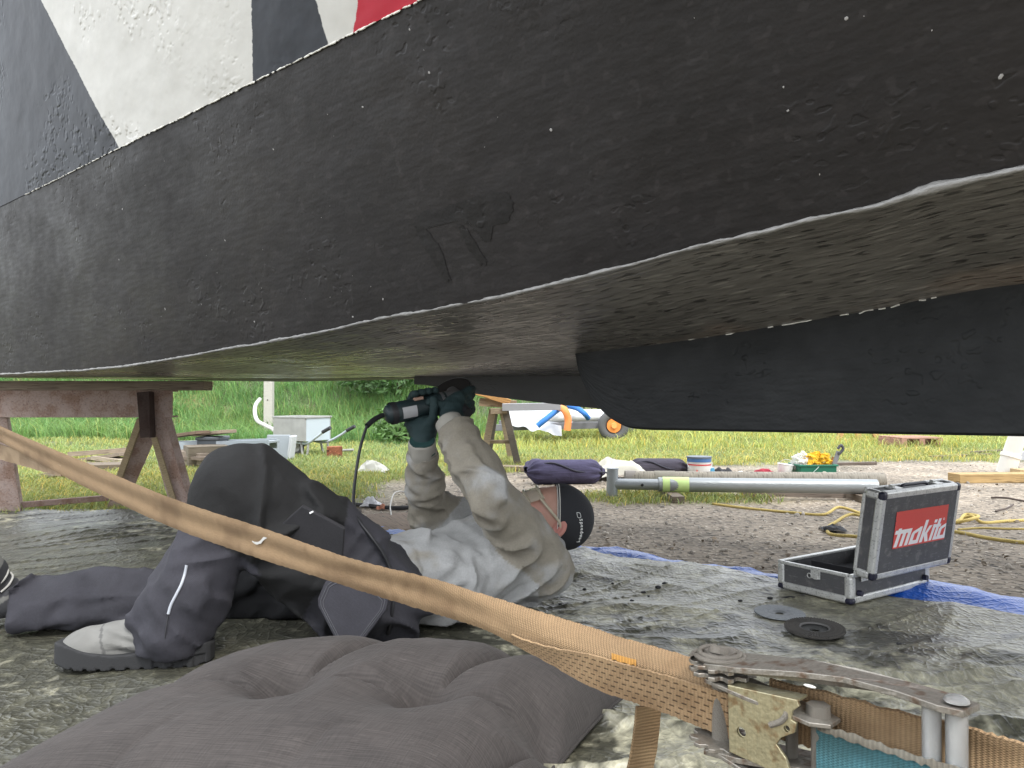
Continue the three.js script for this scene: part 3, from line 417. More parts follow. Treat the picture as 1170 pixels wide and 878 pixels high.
// ---------- cushion ----------
{
  const BL = V(-0.50, 0, -1.60), BR = V(0.205, 0, -1.50), FR = V(-0.01, 0, -0.95), FL = V(-0.80, 0, -1.02);
  const top = (a, b) => {   // a along the back edge, b towards the eye, both -1..1
    const e = Math.pow(Math.max(0, (1 - Math.pow(Math.abs(a), 3.2)) * (1 - Math.pow(Math.abs(b), 3.2))), 0.5); let h = 0.15 * e * (1 - 0.10 * sstep(0.05, 0.5, b));
    const tu = [-0.23, 0.37, 0.94], tv = [0.04]; let dip = 0;
    for (const x of tu) for (const y of tv) { const d = Math.hypot((a - x) * 0.37, (b - y) * 0.31); dip = Math.max(dip, 0.092 * Math.exp(-d / 0.045) + 0.016 * Math.exp(-d * d / 0.010)); }
    const wob = 0.03 * n3(a * 2, b * 2, 4); let cr = 0;
    for (const x of tu) cr = Math.max(cr, Math.exp(-Math.abs(a - x + wob + 0.2 * (b - 0.04)) / 0.055) * 0.050 * (x > 0.9 ? 1 : 0.12 + 0.88 * sstep(0.30, 0.0, b))); for (const y of tv) cr = Math.max(cr, Math.exp(-Math.abs(b - y + wob * 0.6) / 0.065) * 0.050);
    h -= Math.max(dip, cr) * Math.min(1, e * 1.6); h += 0.004 * fbm(a * 4, b * 4, 8, 3) * e; h += 0.0018 * (1 - Math.abs(n3(a * 12, b * 7, 3))) * e; return Math.max(h, 0);
  };
  const plan = (a, b) => { const pin = 1 - 0.06 * (1 - a * a) * Math.abs(b) ** 6, pj = 1 - 0.07 * (1 - b * b) * Math.abs(a) ** 6; const u = (a * pj + 1) / 2, v = (b * pin + 1) / 2; return BL.clone().lerp(BR, u).lerp(FL.clone().lerp(FR, u), v); };
  const f = (sg) => grid(190, 150, (u, v) => { const e = t => Math.sin((t - 0.5) * Math.PI * 0.985) / Math.sin(Math.PI * 0.4925); const a = lerp(u * 2 - 1, e(u), 0.6), b = lerp(v * 2 - 1, e(v), 0.6); const p = plan(a, b); p.y = 0.052 + (sg > 0 ? top(a, b) : -0.030 * Math.min(1, 3 * (1 - a * a) * (1 - b * b)) ** 0.5); return p; }, (u, v) => [u * 0.66, v * 0.56]);
  const t = thing('seat_cushion', 'grey tufted seat cushion lying on the tarpaulin in front', 'cushion', V(-0.28, 0.015, -1.25));
  const cloth = tex(512, 512, (u, v, o) => { const th = pn(u * 8, v * 170, 170, 241), t2 = pn(u * 190, v * 12, 190, 242), lint = sstep(0.62, 0.75, pn(u * 12, v * 120, 120, 243)), w = 0.5 * Math.sin(v * 512 * 1.2) * 0.2, k = 0.62 + 0.16 * th + 0.1 * t2 + w * 0.5 + 0.12 * pfbm(u, v, 5, 4, 244) + 0.22 * lint; o[0] = k; o[1] = k * 0.955; o[2] = k * 0.93; }, true, [3.2, 3.2]);
  const cb = bw(512, 512, (u, v) => 0.5 + 0.25 * pn(u * 20, v * 170, 170, 241) + 0.2 * pn(u * 190, v * 12, 190, 242), [3.2, 3.2]);
  const mat = phys([0.078, 0.071, 0.068], 0.95, { map: cloth, bumpMap: cb, bumpScale: 0.0016, sheen: 0.25, sheenRoughness: 0.7, sheenColor: lin(0.3, 0.28, 0.26) });
  wpart(t, 'cover', join(f(1), f(-1)), mat);
  const pip = []; for (let i = 0; i <= 160; i++) { const k = i / 40, q = Math.floor(k) % 4, w = k - Math.floor(k), c = [[-1 + 2 * w, -1], [1, -1 + 2 * w], [1 - 2 * w, 1], [-1, 1 - 2 * w]][q], p = plan(c[0] * 1.004, c[1] * 1.004); p.y = 0.052; pip.push(p); }
  wpart(t, 'seam', tube(pip, 0.0035, 320, 6), mat);
}
// ---------- lashing strap and its ratchet ----------
const strapD = px => { const u = (px - CX) / F, t = (u * 2.4 + 1.56) / (1.703 + 1.8 * u); return 2.4 - 1.8 * t; };
const webTex = tex(512, 256, (u, v, o) => { const rib = Math.sin(u * 6.2832 * 64), yarn = Math.sin(v * 6.2832 * 26 + (Math.floor(u * 128) % 2) * 3.14), gr2 = pfbm(u, v, 32, 3, 252), k = 0.8 + 0.09 * rib + 0.05 * yarn + 0.10 * gr2; o[0] = k; o[1] = k * 0.94; o[2] = k * 0.86; }, true);
const webBump = bw(512, 256, (u, v) => 0.5 + 0.22 * Math.sin(u * 6.2832 * 64) + 0.14 * Math.sin(v * 6.2832 * 26 + (Math.floor(u * 128) % 2) * 3.14) + 0.12 * pfbm(u, v, 20, 3, 254));
const web = (c, rep = [5, 1]) => std(c, 0.92, { vertexColors: true, map: re(webTex, ...rep), bumpMap: re(webBump, ...rep), bumpScale: 0.0016 });
const stitchTex = tex(512, 128, (u, v, o) => { let d = 0; for (let r = 0; r < 6; r++) { const y = 0.12 + r * 0.15 + 0.008 * pn(u * 9, r, 9, 5), ph = (u * 24 + r * 0.37) % 1; d = Math.max(d, sstep(0.022, 0.012, Math.abs(v - y)) * sstep(0.62, 0.55, ph) * sstep(0, 0.06, ph)); } const k = 0.86 + 0.08 * Math.sin(u * 6.2832 * 64) + 0.06 * Math.sin(v * 6.28 * 20) + 0.2 * pfbm(u, v, 6, 4, 261); o[0] = k * (1 - 0.8 * d); o[1] = k * 0.95 * (1 - 0.84 * d); o[2] = k * 0.87 * (1 - 0.88 * d); }, true);
function ribbon(rows, th, fray = 0.0006) {   // rows: list of cross-sections (lists of points); gives a band with thickness and slightly frayed edges
  const n = rows.length - 1, m = rows[0].length - 1, len = [0]; for (let i = 1; i <= n; i++) len.push(len[i - 1] + rows[i][0].distanceTo(rows[i - 1][0]));
  const nr = (i, j) => { const a = rows[Math.min(n, i + 1)][j].clone().sub(rows[Math.max(0, i - 1)][j]), b = rows[i][Math.min(m, j + 1)].clone().sub(rows[i][Math.max(0, j - 1)]); return a.cross(b).normalize(); };
  const mk = o => grid(n, m, (u, v, i, j) => { const p = rows[i][j].clone().addScaledVector(nr(i, j), o); if (j === 0 || j === m) p.y += fray * n3(i * 1.9, j, 7) * 2; return p; }, (u, v, q) => { const i = Math.round(u * n); return [len[i], v]; });
  const rim = j => grid(n, 1, (u, v, i, k) => { const p = rows[i][j].clone().addScaledVector(nr(i, j), k ? th / 2 : -th / 2); p.y += fray * n3(i * 1.9, j, 7) * 2; return p; }, (u, v) => { const i = Math.round(u * n); return [len[i], v * 0.04]; });
  const cap = i => grid(m, 1, (u, v, j, k) => rows[i][j].clone().addScaledVector(nr(i, j), k ? th / 2 : -th / 2), (u, v) => [v * 0.004, u]);
  return paint(join(mk(th / 2), mk(-th / 2), rim(0), rim(m), cap(0), cap(n)), (x, y, z) => { const a = fbm(x * 7, y * 22, z * 7, 4), b = fbm(x * 60, y * 60, z * 60, 2), q = sstep(-0.1, 0.4, a + 0.35 * b), k = 1 + 0.14 * b; return [k * lerp(1.06, 0.68, q), k * lerp(1.04, 0.63, q), k * lerp(1.02, 0.58, q)]; });   // ingrained dirt
}
{
  const top = curve([[-70, 452], [0, 487], [100, 530], [200, 571], [300, 604], [400, 638], [500, 663], [556, 681], [620, 701], [680, 720], [760, 744], [842, 768]]);
  const mid = curve([[-70, 461], [0, 496], [100, 544], [200, 588], [300, 622], [400, 655], [500, 683], [556, 702], [620, 728], [680, 749], [760, 771], [842, 795]]);
  const bot = curve([[-70, 467], [0, 505], [100, 558], [200, 604], [300, 639], [400, 671], [500, 702], [556, 720], [620, 752], [680, 785], [760, 813], [842, 846]]);
  const fold = px => sstep(470, 700, px);   // how far the upper half leans back
  const rows = [], low = [];
  for (let i = 0; i <= 300; i++) {
    const px = lerp(-70, 838, i / 300), d = strapD(px), f = fold(px), a = P(px, top(px), d + 0.022 * f), b = P(px, mid(px), d - 0.004 * f), c = P(px, bot(px), d + 0.006 * f), row = [];
    for (let k = 0; k <= 10; k++) { const t = k / 10, s = t < 0.5 ? a.clone().lerp(b, t * 2) : b.clone().lerp(c, t * 2 - 1); s.addScaledVector(V(-0.7, 0, 0.7), 0.0012 * n3(i * 0.05, t * 3, 2) + (t > 0.02 && t < 0.98 ? 0.0015 * Math.sin(t * 9.4) : 0)); row.push(s); } rows.push(row);
  }
  const t = thing('lashing_strap', 'long tan webbing strap pulled taut across the picture', 'strap', P(838, 800, 0.59));
  wpart(t, 'webbing', ribbon(rows, 0.0028, 0.0003), web([0.30, 0.213, 0.125]));
  const srow = []; for (let i = 0; i <= 90; i++) { const px = lerp(585, 838, i / 90), d = strapD(px) - 0.009, b = P(px, lerp(mid(px), bot(px), 0.02 + 0.55 * sstep(680, 585, px)), d), c = P(px, bot(px) + 1.5, d + 0.006), row = []; for (let k = 0; k <= 5; k++) row.push(b.clone().lerp(c, k / 5)); srow.push(row); }
  const sm = std([0.35, 0.25, 0.15], 0.92, { vertexColors: true, map: re(stitchTex, 5, 1), bumpMap: re(webBump, 5, 1), bumpScale: 0.0016 });
  wpart(t, 'stitched_layer', ribbon(srow, 0.002, 0.0003), sm).userData.label = 'folded back layer sewn with rows of dark stitches';
  // stained band and a dab of white paint
  const band = [], da = []; for (let i = 0; i <= 8; i++) { const px = lerp(699, 727, i / 8), d = strapD(px) - 0.0035, row = []; for (let k = 0; k <= 4; k++) row.push(P(px, lerp(top(px) + 0.5, mid(px) - 0.5, k / 4), d + lerp(0.022, -0.003, k / 4) + 0.0012)); band.push(row); }
  wpart(t, 'orange_band', ribbon(band, 0.0006), web([0.50, 0.27, 0.06])).userData.label = 'orange stained band across the webbing';
  for (let i = 0; i <= 10; i++) { const px = lerp(288, 308, i / 10), d = strapD(px) - 0.004, y = 619 + 3 * Math.sin(i * 0.5) - i * 0.35, w = 2.0 * Math.sin(0.25 + i / 10 * 2.6); da.push([P(px, y - w, d), P(px, y, d), P(px, y + w, d)]); }
  wpart(t, 'paint_dab', ribbon(da, 0.0006), std([0.5, 0.49, 0.46], 0.7)).userData.label = 'dab of white paint on the webbing';
  // lower return layer where the strap comes off the trestle
  const rr = []; for (let i = 0; i <= 60; i++) { const px = lerp(-70, 70, i / 60), d = strapD(px) + 0.05 * (1 - i / 60) + 0.004, a = P(px, lerp(480, 532, Math.pow(i / 60, 0.9)), d), b = P(px, lerp(504, 545, Math.pow(i / 60, 0.95)), d), row = []; for (let k = 0; k <= 4; k++) row.push(a.clone().lerp(b, k / 4)); rr.push(row); }
  wpart(t, 'return_layer', ribbon(rr, 0.0026), web([0.39, 0.3, 0.2])).userData.label = 'paler second layer beside the trestle leg';
  // loose tail hanging from the ratchet
  const tl = []; for (let i = 0; i <= 40; i++) { const k = i / 40, py = lerp(806, 985, k), cx = lerp(741, 708, k) + 4 * Math.sin(k * 5), w = lerp(14, 16, k), d = 0.665 + 0.012 * Math.sin(k * 4), row = []; for (let q = 0; q <= 4; q++) row.push(P(cx + (q / 2 - 1) * w, py - (q - 2) * 1.2, d + 0.01 * (q / 4))); tl.push(row); }
  wpart(t, 'loose_tail', ribbon(tl, 0.0024), web([0.34, 0.25, 0.145])).userData.label = 'loose strap tail hanging down below';
  // far run of the webbing behind the ratchet
  const fr = []; for (let i = 0; i <= 60; i++) { const px = lerp(880, 1260, i / 60), d = strapD(px) + 0.012, row = []; for (let k = 0; k <= 6; k++) row.push(P(px, lerp(lerp(776, 872, i / 60), lerp(840, 955, i / 60), k / 6), d + 0.002 * Math.sin(k))); fr.push(row); }
  wpart(t, 'far_webbing', ribbon(fr, 0.0026), web([0.36, 0.26, 0.155])).userData.label = 'tan webbing running on behind the ratchet';
  // blue webbing
  const bl = []; for (let i = 0; i <= 60; i++) { const px = lerp(934, 1190, i / 60), d = strapD(px) - 0.008, row = []; for (let k = 0; k <= 6; k++) row.push(P(px, lerp(lerp(829, 912, i / 60), lerp(905, 1010, i / 60), k / 6), d + 0.0015 * Math.sin(k * 1.5))); bl.push(row); }
  const bs = thing('blue_strap', 'worn blue webbing strap hooked into the ratchet', 'strap', P(934, 900, strapD(934)));
  const bb = wpart(bs, 'webbing', ribbon(bl, 0.003), web([0.058, 0.19, 0.25]));
  const be = []; for (let i = 0; i <= 60; i++) { const px = lerp(934, 1190, i / 60), d = strapD(px) - 0.011, y = lerp(829, 912, i / 60); be.push([P(px, y - 2, d + 0.002), P(px, y + 2, d), P(px, y + 6, d)]); }
  wpart(bs, 'worn_edge', ribbon(be, 0.0012), web([0.3, 0.3, 0.27])).userData.label = 'frayed grey edge of the blue webbing';
}
{
  const O = P(842, 800, strapD(842)), TH = -0.813, t = thing('strap_ratchet', 'worn steel ratchet tensioner joining tan and blue straps', 'ratchet', O, TH);
  const ex = V(Math.cos(TH), 0, -Math.sin(TH)), ez = V(Math.sin(TH), 0, Math.cos(TH)), e0 = V(0, EYE, 0);
  const R = (px, py, z = 0) => { const r = P(px, py, 1).sub(e0), k = (ez.dot(O) + z - ez.dot(e0)) / ez.dot(r), p = e0.clone().addScaledVector(r, k).sub(O); return V(p.dot(ex), p.y, z); };
  const steel = std([0.30, 0.285, 0.26], 0.45, { metalness: 0.75, map: tex(256, 256, (u, v, o) => { const r = sstep(0.05, 0.5, pfbm(u, v, 6, 5, 271)), s = pn(u * 60, v * 8, 60, 272), k = 0.85 + 0.2 * pfbm(u, v, 20, 4, 273) + 0.08 * s; o[0] = k * lerp(1, 0.62, r); o[1] = k * lerp(0.98, 0.47, r); o[2] = k * lerp(0.94, 0.38, r); }, true, [14, 14]), bumpMap: bw(256, 256, (u, v) => 0.5 + 0.4 * pfbm(u, v, 20, 4, 274), [14, 14]), bumpScale: 0.0008 });
  const zinc = std([0.50, 0.47, 0.32], 0.36, { metalness: 0.85, map: steel.map, bumpMap: steel.bumpMap, bumpScale: 0.0004 });
  const bright = std([0.42, 0.42, 0.41], 0.26, { metalness: 0.9, bumpMap: steel.bumpMap, bumpScale: 0.0005 });
  const plate = (pts, y, th, mat, name) => {   // outline in (x, z), lying flat
    const s = new THREE.Shape(); pts.forEach(([x, z], i) => i ? s.lineTo(x, -z) : s.moveTo(x, -z)); const g = new THREE.ExtrudeGeometry(s, { depth: th - 0.001, bevelEnabled: true, bevelSize: 0.0008, bevelThickness: 0.0005, bevelSegments: 2, curveSegments: 10 }); g.rotateX(-Math.PI / 2).translate(0, y + 0.0005, 0); return part(t, name, boxUV(g), mat); };
  const bar2 = (path, hw, n0 = 0) => { const a = [], b = []; path.forEach(([x, z, w], i) => { const p = path[Math.max(0, i - 1)], q = path[Math.min(path.length - 1, i + 1)], dx = q[0] - p[0], dz = q[1] - p[1], L = Math.hypot(dx, dz); a.push([x - dz / L * w, z + dx / L * w]); b.push([x + dz / L * w, z - dx / L * w]); }); return a.concat(b.reverse()); };
  const yT = 0.017, yB = -0.034, gx = R(826, 775).x;
  // toothed wheels, one above and one below the webbing
  for (const [y, th] of [[yT, 0.0032], [yT + 0.0055, 0.003], [yB, 0.003]]) { const pts = []; for (let i = 0; i < 44; i++) { const a = i / 44 * 6.2832, k = [0.0185, 0.0225, 0.0235, 0.0185][i % 4]; pts.push([gx + Math.cos(a) * k, Math.sin(a) * k]); } plate(pts, y, th, steel, 'toothed_wheel'); }
  part(t, 'spool', rod(V(gx, yB - 0.004, 0), V(gx, yT + 0.012, 0), 0.008, 0.008, 20), steel);
  const sl = part(t, 'spool_end', join(rod(V(gx - 0.002, yT + 0.010, 0), V(gx - 0.002, yT + 0.0155, 0), 0.0125, 0.0115, 6), rod(V(gx - 0.001, yT + 0.015, 0.004), V(gx - 0.001, yT + 0.0195, 0.003), 0.0072, 0.0066, 10)), steel);
  for (let i = 0; i < 3; i++) { const a = 0.6 + i * 1.7; part(t, 'retaining_ring', new THREE.TorusGeometry(0.0145 + i * 0.0028, 0.0019, 7, 26, 4.6).rotateX(Math.PI / 2).rotateY(a).translate(gx - 0.002, yT + 0.0145 - i * 0.002, 0.001), steel); }
  // lever: two curved side arms with pins across their ends
  const e1 = R(1093, 803), e2 = R(1075, 806), arm = [[gx - 0.004, 0, 0.0185], [gx + 0.02, -0.001, 0.0195], [gx + 0.06, -0.006, 0.0155], [e1.x * 0.55, -0.008, 0.011], [e1.x * 0.8, -0.004, 0.0105], [e1.x - 0.004, 0, 0.0125], [e1.x + 0.008, 0.002, 0.009]];
  const la = plate(bar2(arm), 0, 0.0042, steel, 'lever_arm'); { const p = la.geometry.attributes.position; for (let i = 0; i < p.count; i++) { const x = p.getX(i), k = clamp((x - gx) / (e1.x - gx)); p.setY(i, p.getY(i) + lerp(yT + 0.006, e1.y - 0.004, k) + 0.004 * Math.sin(k * Math.PI) ); } la.geometry.computeVertexNormals(); }
  const lb = plate(bar2(arm), 0, 0.0042, steel, 'lever_arm'); { const p = lb.geometry.attributes.position; for (let i = 0; i < p.count; i++) { const k = clamp((p.getX(i) - gx) / (e1.x - gx)); p.setY(i, p.getY(i) + lerp(yB - 0.005, e1.y - 0.062, k)); } lb.geometry.computeVertexNormals(); }
  for (const [e, r] of [[V(e1.x + 0.001, e1.y, 0.003), 0.0062], [V(e1.x - 0.0125, e1.y - 0.003, 0.004), 0.0055]]) part(t, 'handle_pin', rod(V(e.x, e.y - 0.06, e.z), V(e.x, e.y - 0.001, e.z), r, r, 18), bright);
  part(t, 'pin_head', new THREE.SphereGeometry(0.0072, 18, 8, 0, 6.2832, 0, 1.57).scale(1, 0.55, 1).translate(e1.x + 0.001, e1.y + 0.0018, 0.003), bright);
  // frame carrying the far pin
  const b0 = R(935, 812, 0.004), fp = bar2([[gx - 0.002, 0.002, 0.016], [gx + 0.03, 0.004, 0.0155], [b0.x - 0.02, 0.004, 0.013], [b0.x, 0.004, 0.013], [b0.x + 0.011, 0.004, 0.007]]);
  const f1 = plate(fp, 0, 0.003, steel, 'frame_plate'); { const p = f1.geometry.attributes.position; for (let i = 0; i < p.count; i++) { const k = clamp((p.getX(i) - gx) / (b0.x - gx)); p.setY(i, p.getY(i) + lerp(yT - 0.004, b0.y - 0.007, k)); } f1.geometry.computeVertexNormals(); }
  const f2 = plate(fp, 0, 0.003, steel, 'frame_plate'); { const p = f2.geometry.attributes.position; for (let i = 0; i < p.count; i++) { const k = clamp((p.getX(i) - gx) / (b0.x - gx)); p.setY(i, p.getY(i) + lerp(yB - 0.001, b0.y - 0.064, k)); } f2.geometry.computeVertexNormals(); }
  part(t, 'hex_bolt', join(rod(V(b0.x, b0.y - 0.004, 0.004), V(b0.x, b0.y + 0.004, 0.004), 0.0082, 0.0078, 6), rod(V(b0.x, b0.y - 0.066, 0.004), V(b0.x, b0.y - 0.004, 0.004), 0.0048, 0.0048, 14)), steel);
  part(t, 'cross_pin', rod(R(905, 800, -0.004), R(905, 880, -0.004), 0.0042, 0.0042, 12), steel);
  // zinc latch plate facing the eye, bent over at the top
  const c = [[834, 783], [912, 800], [914, 806], [906, 812], [905, 822], [911, 826], [909, 836], [893, 842], [888, 850], [899, 866], [905, 884], [885, 880], [836, 858]].map(([x, y]) => R(x, y, 0.017)), sh = new THREE.Shape(); c.forEach((q, i) => i ? sh.lineTo(q.x, q.y) : sh.moveTo(q.x, q.y));
  const hl = (x, y, r) => { const q = R(x, y, 0.017), h = new THREE.Path(); h.absarc(q.x, q.y, r, 0, 6.2832, true); sh.holes.push(h); }; hl(849, 836, 0.0036); hl(901, 832, 0.0022);
  part(t, 'latch_plate', boxUV(new THREE.ExtrudeGeometry(sh, { depth: 0.0018, bevelEnabled: true, bevelSize: 0.0005, bevelThickness: 0.0005, bevelSegments: 2 }).translate(0, 0, 0.017)), zinc).userData.label = 'yellowish zinc latch plate with two holes';
  const l0 = R(834, 783, 0.017), l1 = R(912, 800, 0.017); part(t, 'latch_lip', bar(V(l0.x, l0.y - 0.001, 0.010), V(l1.x, l1.y - 0.001, 0.010), 0.014, 0.0018, V(0, 1, 0), 0.0006), zinc);
  part(t, 'latch_spring', tube([R(893, 806, 0.012), R(899, 815, 0.018), R(893, 824, 0.02), R(880, 829, 0.021)], 0.0022, 20, 6), steel);
  const w = R(948, 783, 0.001); part(t, 'bright_chip', new THREE.IcosahedronGeometry(1, 1).scale(0.0045, 0.0010, 0.002).translate(R(927, 787, 0.010).x, R(927, 787, 0.010).y + 0.002, 0.012), std([0.5, 0.49, 0.46], 0.6)).userData.label = 'fleck of white paint on the lever arm';
}
// ---------- power tool case ----------
{
  const N = G(973, 692, 0.026), t = thing('tool_case', 'open aluminium edged black tool case with red logo on its lid', 'case', N, 0.594);
  const blk = std([0.17, 0.168, 0.175], 0.6, { map: tex(512, 512, (u, v, o) => { const k = 0.85 + 0.22 * pfbm(u, v, 5, 4, 281) + 0.1 * pfbm(u, v, 60, 2, 282), sc = sstep(0.5, 0.6, pn(u * 14, v * 50, 50, 283)), ds = sstep(0.1, 0.6, pfbm(u, v, 8, 4, 285)); o[0] = k + 0.5 * sc + 0.8 * ds; o[1] = k + 0.5 * sc + 0.75 * ds; o[2] = k + 0.5 * sc + 0.66 * ds; for (let i = 0; i < 3; i++) o[i] *= 0.5; }, true, [4, 4]), bumpMap: bw(256, 256, (u, v) => 0.5 + 0.3 * pfbm(u, v, 40, 3, 284), [8, 8]), bumpScale: 0.0006 });
  const alu = std([0.70, 0.70, 0.69], 0.42, { metalness: 0.55, map: tex(256, 256, (u, v, o) => { const k = 0.88 + 0.15 * pfbm(u, v, 6, 4, 291) - 0.3 * sstep(0.35, 0.55, pn(u * 40, v * 40, 40, 292)); o[0] = k; o[1] = k; o[2] = k * 0.98; }, true, [5, 5]) });
  const capM = std([0.012, 0.012, 0.03], 0.45), foam = std([0.03, 0.03, 0.033], 1);
  const L = 0.42, Dp = 0.25, H = 0.086, HL = 0.062;
  function shell(o, h, lid) {   // an open tray: x 0..L, z -Dp..0, walls up to h (or, as a lid, hanging from y = h down to 0)
    const th = 0.006, B = (x, y, z, w, hh, d, n, m, r) => part(o, n, box(w, hh, d, r ?? 0.0015).translate(x, y, z), m), fy = lid ? h - 0.004 : 0.004;
    B(L / 2, fy, -Dp / 2, L - 0.016, 0.006, Dp - 0.016, lid ? 'lid_panel' : 'floor_panel', blk);
    B(L / 2, h / 2, -0.005, L - 0.016, h - 0.01, th, 'side_panel', blk); B(L / 2, h / 2, -Dp + 0.005, L - 0.016, h - 0.01, th, 'side_panel', blk);
    B(0.005, h / 2, -Dp / 2, th, h - 0.01, Dp - 0.016, 'side_panel', blk); B(L - 0.005, h / 2, -Dp / 2, th, h - 0.01, Dp - 0.016, 'side_panel', blk);
    const e = 0.024, oy = lid ? h - 0.012 : 0.012, iy = lid ? 0.005 : h - 0.005, c = 0.002;
    for (const z of [-0.012 + c, -Dp + 0.012 - c]) B(L / 2, oy, z, L - 0.03, e, e, 'edge_profile', alu, 0.007);
    for (const x of [0.012 - c, L - 0.012 + c]) B(x, oy, -Dp / 2, e, e, Dp - 0.03, 'edge_profile', alu, 0.007);
    for (const z of [-0.006 + c, -Dp + 0.006 - c]) B(L / 2, iy, z, L - 0.004, 0.010, 0.014, 'rim', alu, 0.003);
    for (const x of [0.006 - c, L - 0.006 + c]) B(x, iy, -Dp / 2, 0.014, 0.010, Dp - 0.024, 'rim', alu, 0.003);
    for (const x of [0.013 - c, L - 0.013 + c]) for (const z of [-0.013 + c, -Dp + 0.013 - c]) { B(x, h / 2 + (lid ? -0.004 : 0.004), z, 0.0265, h - 0.019, 0.0265, 'corner_profile', alu, 0.009); B(x, lid ? h - 0.0085 : 0.0085, z, 0.0275, 0.020, 0.0275, 'corner_cap', capM, 0.009); }
  }
  shell(t, H, false);
  part(t, 'foam_lining', boxUV(new THREE.BoxGeometry(L - 0.03, 0.03, Dp - 0.03).translate(L / 2, 0.022, -Dp / 2)), foam);
  part(t, 'divider', box(0.008, 0.05, Dp - 0.03, 0.002).translate(L * 0.36, 0.045, -Dp / 2), foam);
  for (const x of [0.035, L - 0.035]) part(t, 'rubber_foot', new THREE.CylinderGeometry(0.008, 0.009, 0.012, 14).rotateX(Math.PI / 2).translate(x, 0.03, 0.006), capM);
  for (const x of [0.06, L - 0.07]) { const h = part(t, 'hinge', box(0.034, 0.02, 0.003, 0.001).translate(x, H - 0.014, 0.0035), alu); part(h, 'rivet', join([-0.01, 0.01].map(k => new THREE.SphereGeometry(0.0025, 8, 6).translate(x + k, H - 0.016, 0.005))), alu); }
  const lt = part(t, 'latch', box(0.003, 0.03, 0.032, 0.001).translate(-0.002, H - 0.018, -0.115), alu);
  part(lt, 'latch_tongue', box(0.005, 0.016, 0.014, 0.0015).translate(-0.005, H - 0.026, -0.112), alu); part(lt, 'latch_ring', new THREE.TorusGeometry(0.007, 0.0016, 6, 16).rotateY(Math.PI / 2).translate(-0.006, H - 0.026, -0.133), alu);
  const lid = new THREE.Group(); lid.name = 'lid'; lid.position.set(0, H + 0.004, 0.004); lid.rotation.x = 98 * Math.PI / 180; t.add(lid);
  shell(lid, HL, true);
  // printed plate: white lettering on red
  const cv = document.createElement('canvas'); cv.width = 1024; cv.height = 512; const c2 = cv.getContext('2d');
  c2.fillStyle = '#d6483f'; c2.fillRect(0, 0, 1024, 512);
  const r = rng(9); for (let i = 0; i < 60; i++) { c2.fillStyle = r() < 0.5 ? 'rgba(255,255,255,0.10)' : 'rgba(80,20,20,0.18)'; c2.fillRect(r() * 1024, r() * 512, 3 + 40 * r() * r(), 2 + 5 * r()); }
  for (let i = 0; i < 16; i++) { c2.fillStyle = '#55504c'; const s = r() < 0.5; c2.fillRect(s ? (r() < 0.5 ? 0 : 1014) : r() * 1024, s ? r() * 512 : (r() < 0.5 ? 0 : 504), 4 + 14 * r(), 4 + 6 * r()); }
  c2.fillStyle = '#eeeceb';
  const P2 = pts => { c2.beginPath(); pts.forEach(([x, y], i) => i ? c2.lineTo(x, y) : c2.moveTo(x, y)); c2.closePath(); c2.fill(); };
  const sk = (x, y) => [x + (492 - y) * 0.30, y], leg = (x, w, y0, y1) => P2([sk(x, y1), sk(x + w, y1), sk(x + w, y0), sk(x, y0)]);
  leg(14, 62, 262, 492); leg(116, 60, 262, 492); leg(212, 60, 262, 492); P2([sk(-40, 262), sk(272, 262), sk(272, 316), sk(-40, 316)]); leg(4, 60, 240, 300);      // m
  const a = x0 => { leg(x0 + 124, 56, 262, 492); P2([sk(x0 + 20, 312), sk(x0 + 150, 262), sk(x0 + 180, 262), sk(x0 + 150, 312), sk(x0 + 58, 350), sk(x0 + 58, 440), sk(x0 + 150, 440), sk(x0 + 150, 492), sk(x0, 492), sk(x0, 345)]); };
  a(296); leg(500, 58, 180, 492); P2([sk(558, 370), sk(610, 268), sk(672, 268), sk(612, 372), sk(676, 492), sk(612, 492), sk(558, 400)]);                         // a k
  leg(690, 54, 262, 492); leg(690, 54, 196, 240); leg(768, 54, 190, 492); P2([sk(740, 268), sk(852, 268), sk(852, 312), sk(740, 312)]); P2([sk(768, 450), sk(850, 450), sk(850, 492), sk(768, 492)]);   // i t
  c2.save(); c2.translate(0, 0); a(846 - 6); c2.restore(); c2.beginPath(); c2.arc(962, 206, 17, 0, 6.29); c2.fill(); c2.fillStyle = '#d6483f'; c2.beginPath(); c2.arc(962, 206, 10, 0, 6.29); c2.fill();
  const ct = new THREE.CanvasTexture(cv); ct.colorSpace = THREE.SRGBColorSpace;
  const pl = new THREE.PlaneGeometry(0.282, 0.108).rotateX(-Math.PI / 2).rotateY(Math.PI); // read with the lid stood open
  pl.rotateY(Math.PI); pl.translate(0.218, HL + 0.0005, -0.137);
  const lg = part(lid, 'logo_plate', pl, std([1, 1, 1], 0.5, { map: ct })); lg.userData.label = 'red plate with slanting white lettering';
  { const uv = lg.geometry.attributes.uv, ps = lg.geometry.attributes.position; let x0 = 1e9, x1 = -1e9, z0 = 1e9, z1 = -1e9; for (let i = 0; i < ps.count; i++) { x0 = Math.min(x0, ps.getX(i)); x1 = Math.max(x1, ps.getX(i)); z0 = Math.min(z0, ps.getZ(i)); z1 = Math.max(z1, ps.getZ(i)); } for (let i = 0; i < ps.count; i++) uv.setXY(i, (ps.getX(i) - x0) / (x1 - x0), 1 - (ps.getZ(i) - z0) / (z1 - z0)); }
  for (const x of [0.085, L - 0.115]) { const b = part(lid, 'latch', box(0.04, 0.032, 0.006, 0.0015).translate(x + 0.02, 0.03, -Dp - 0.001), alu); part(b, 'latch_hook', box(0.018, 0.012, 0.006, 0.002).translate(x + 0.02, 0.022, -Dp - 0.006), alu); }
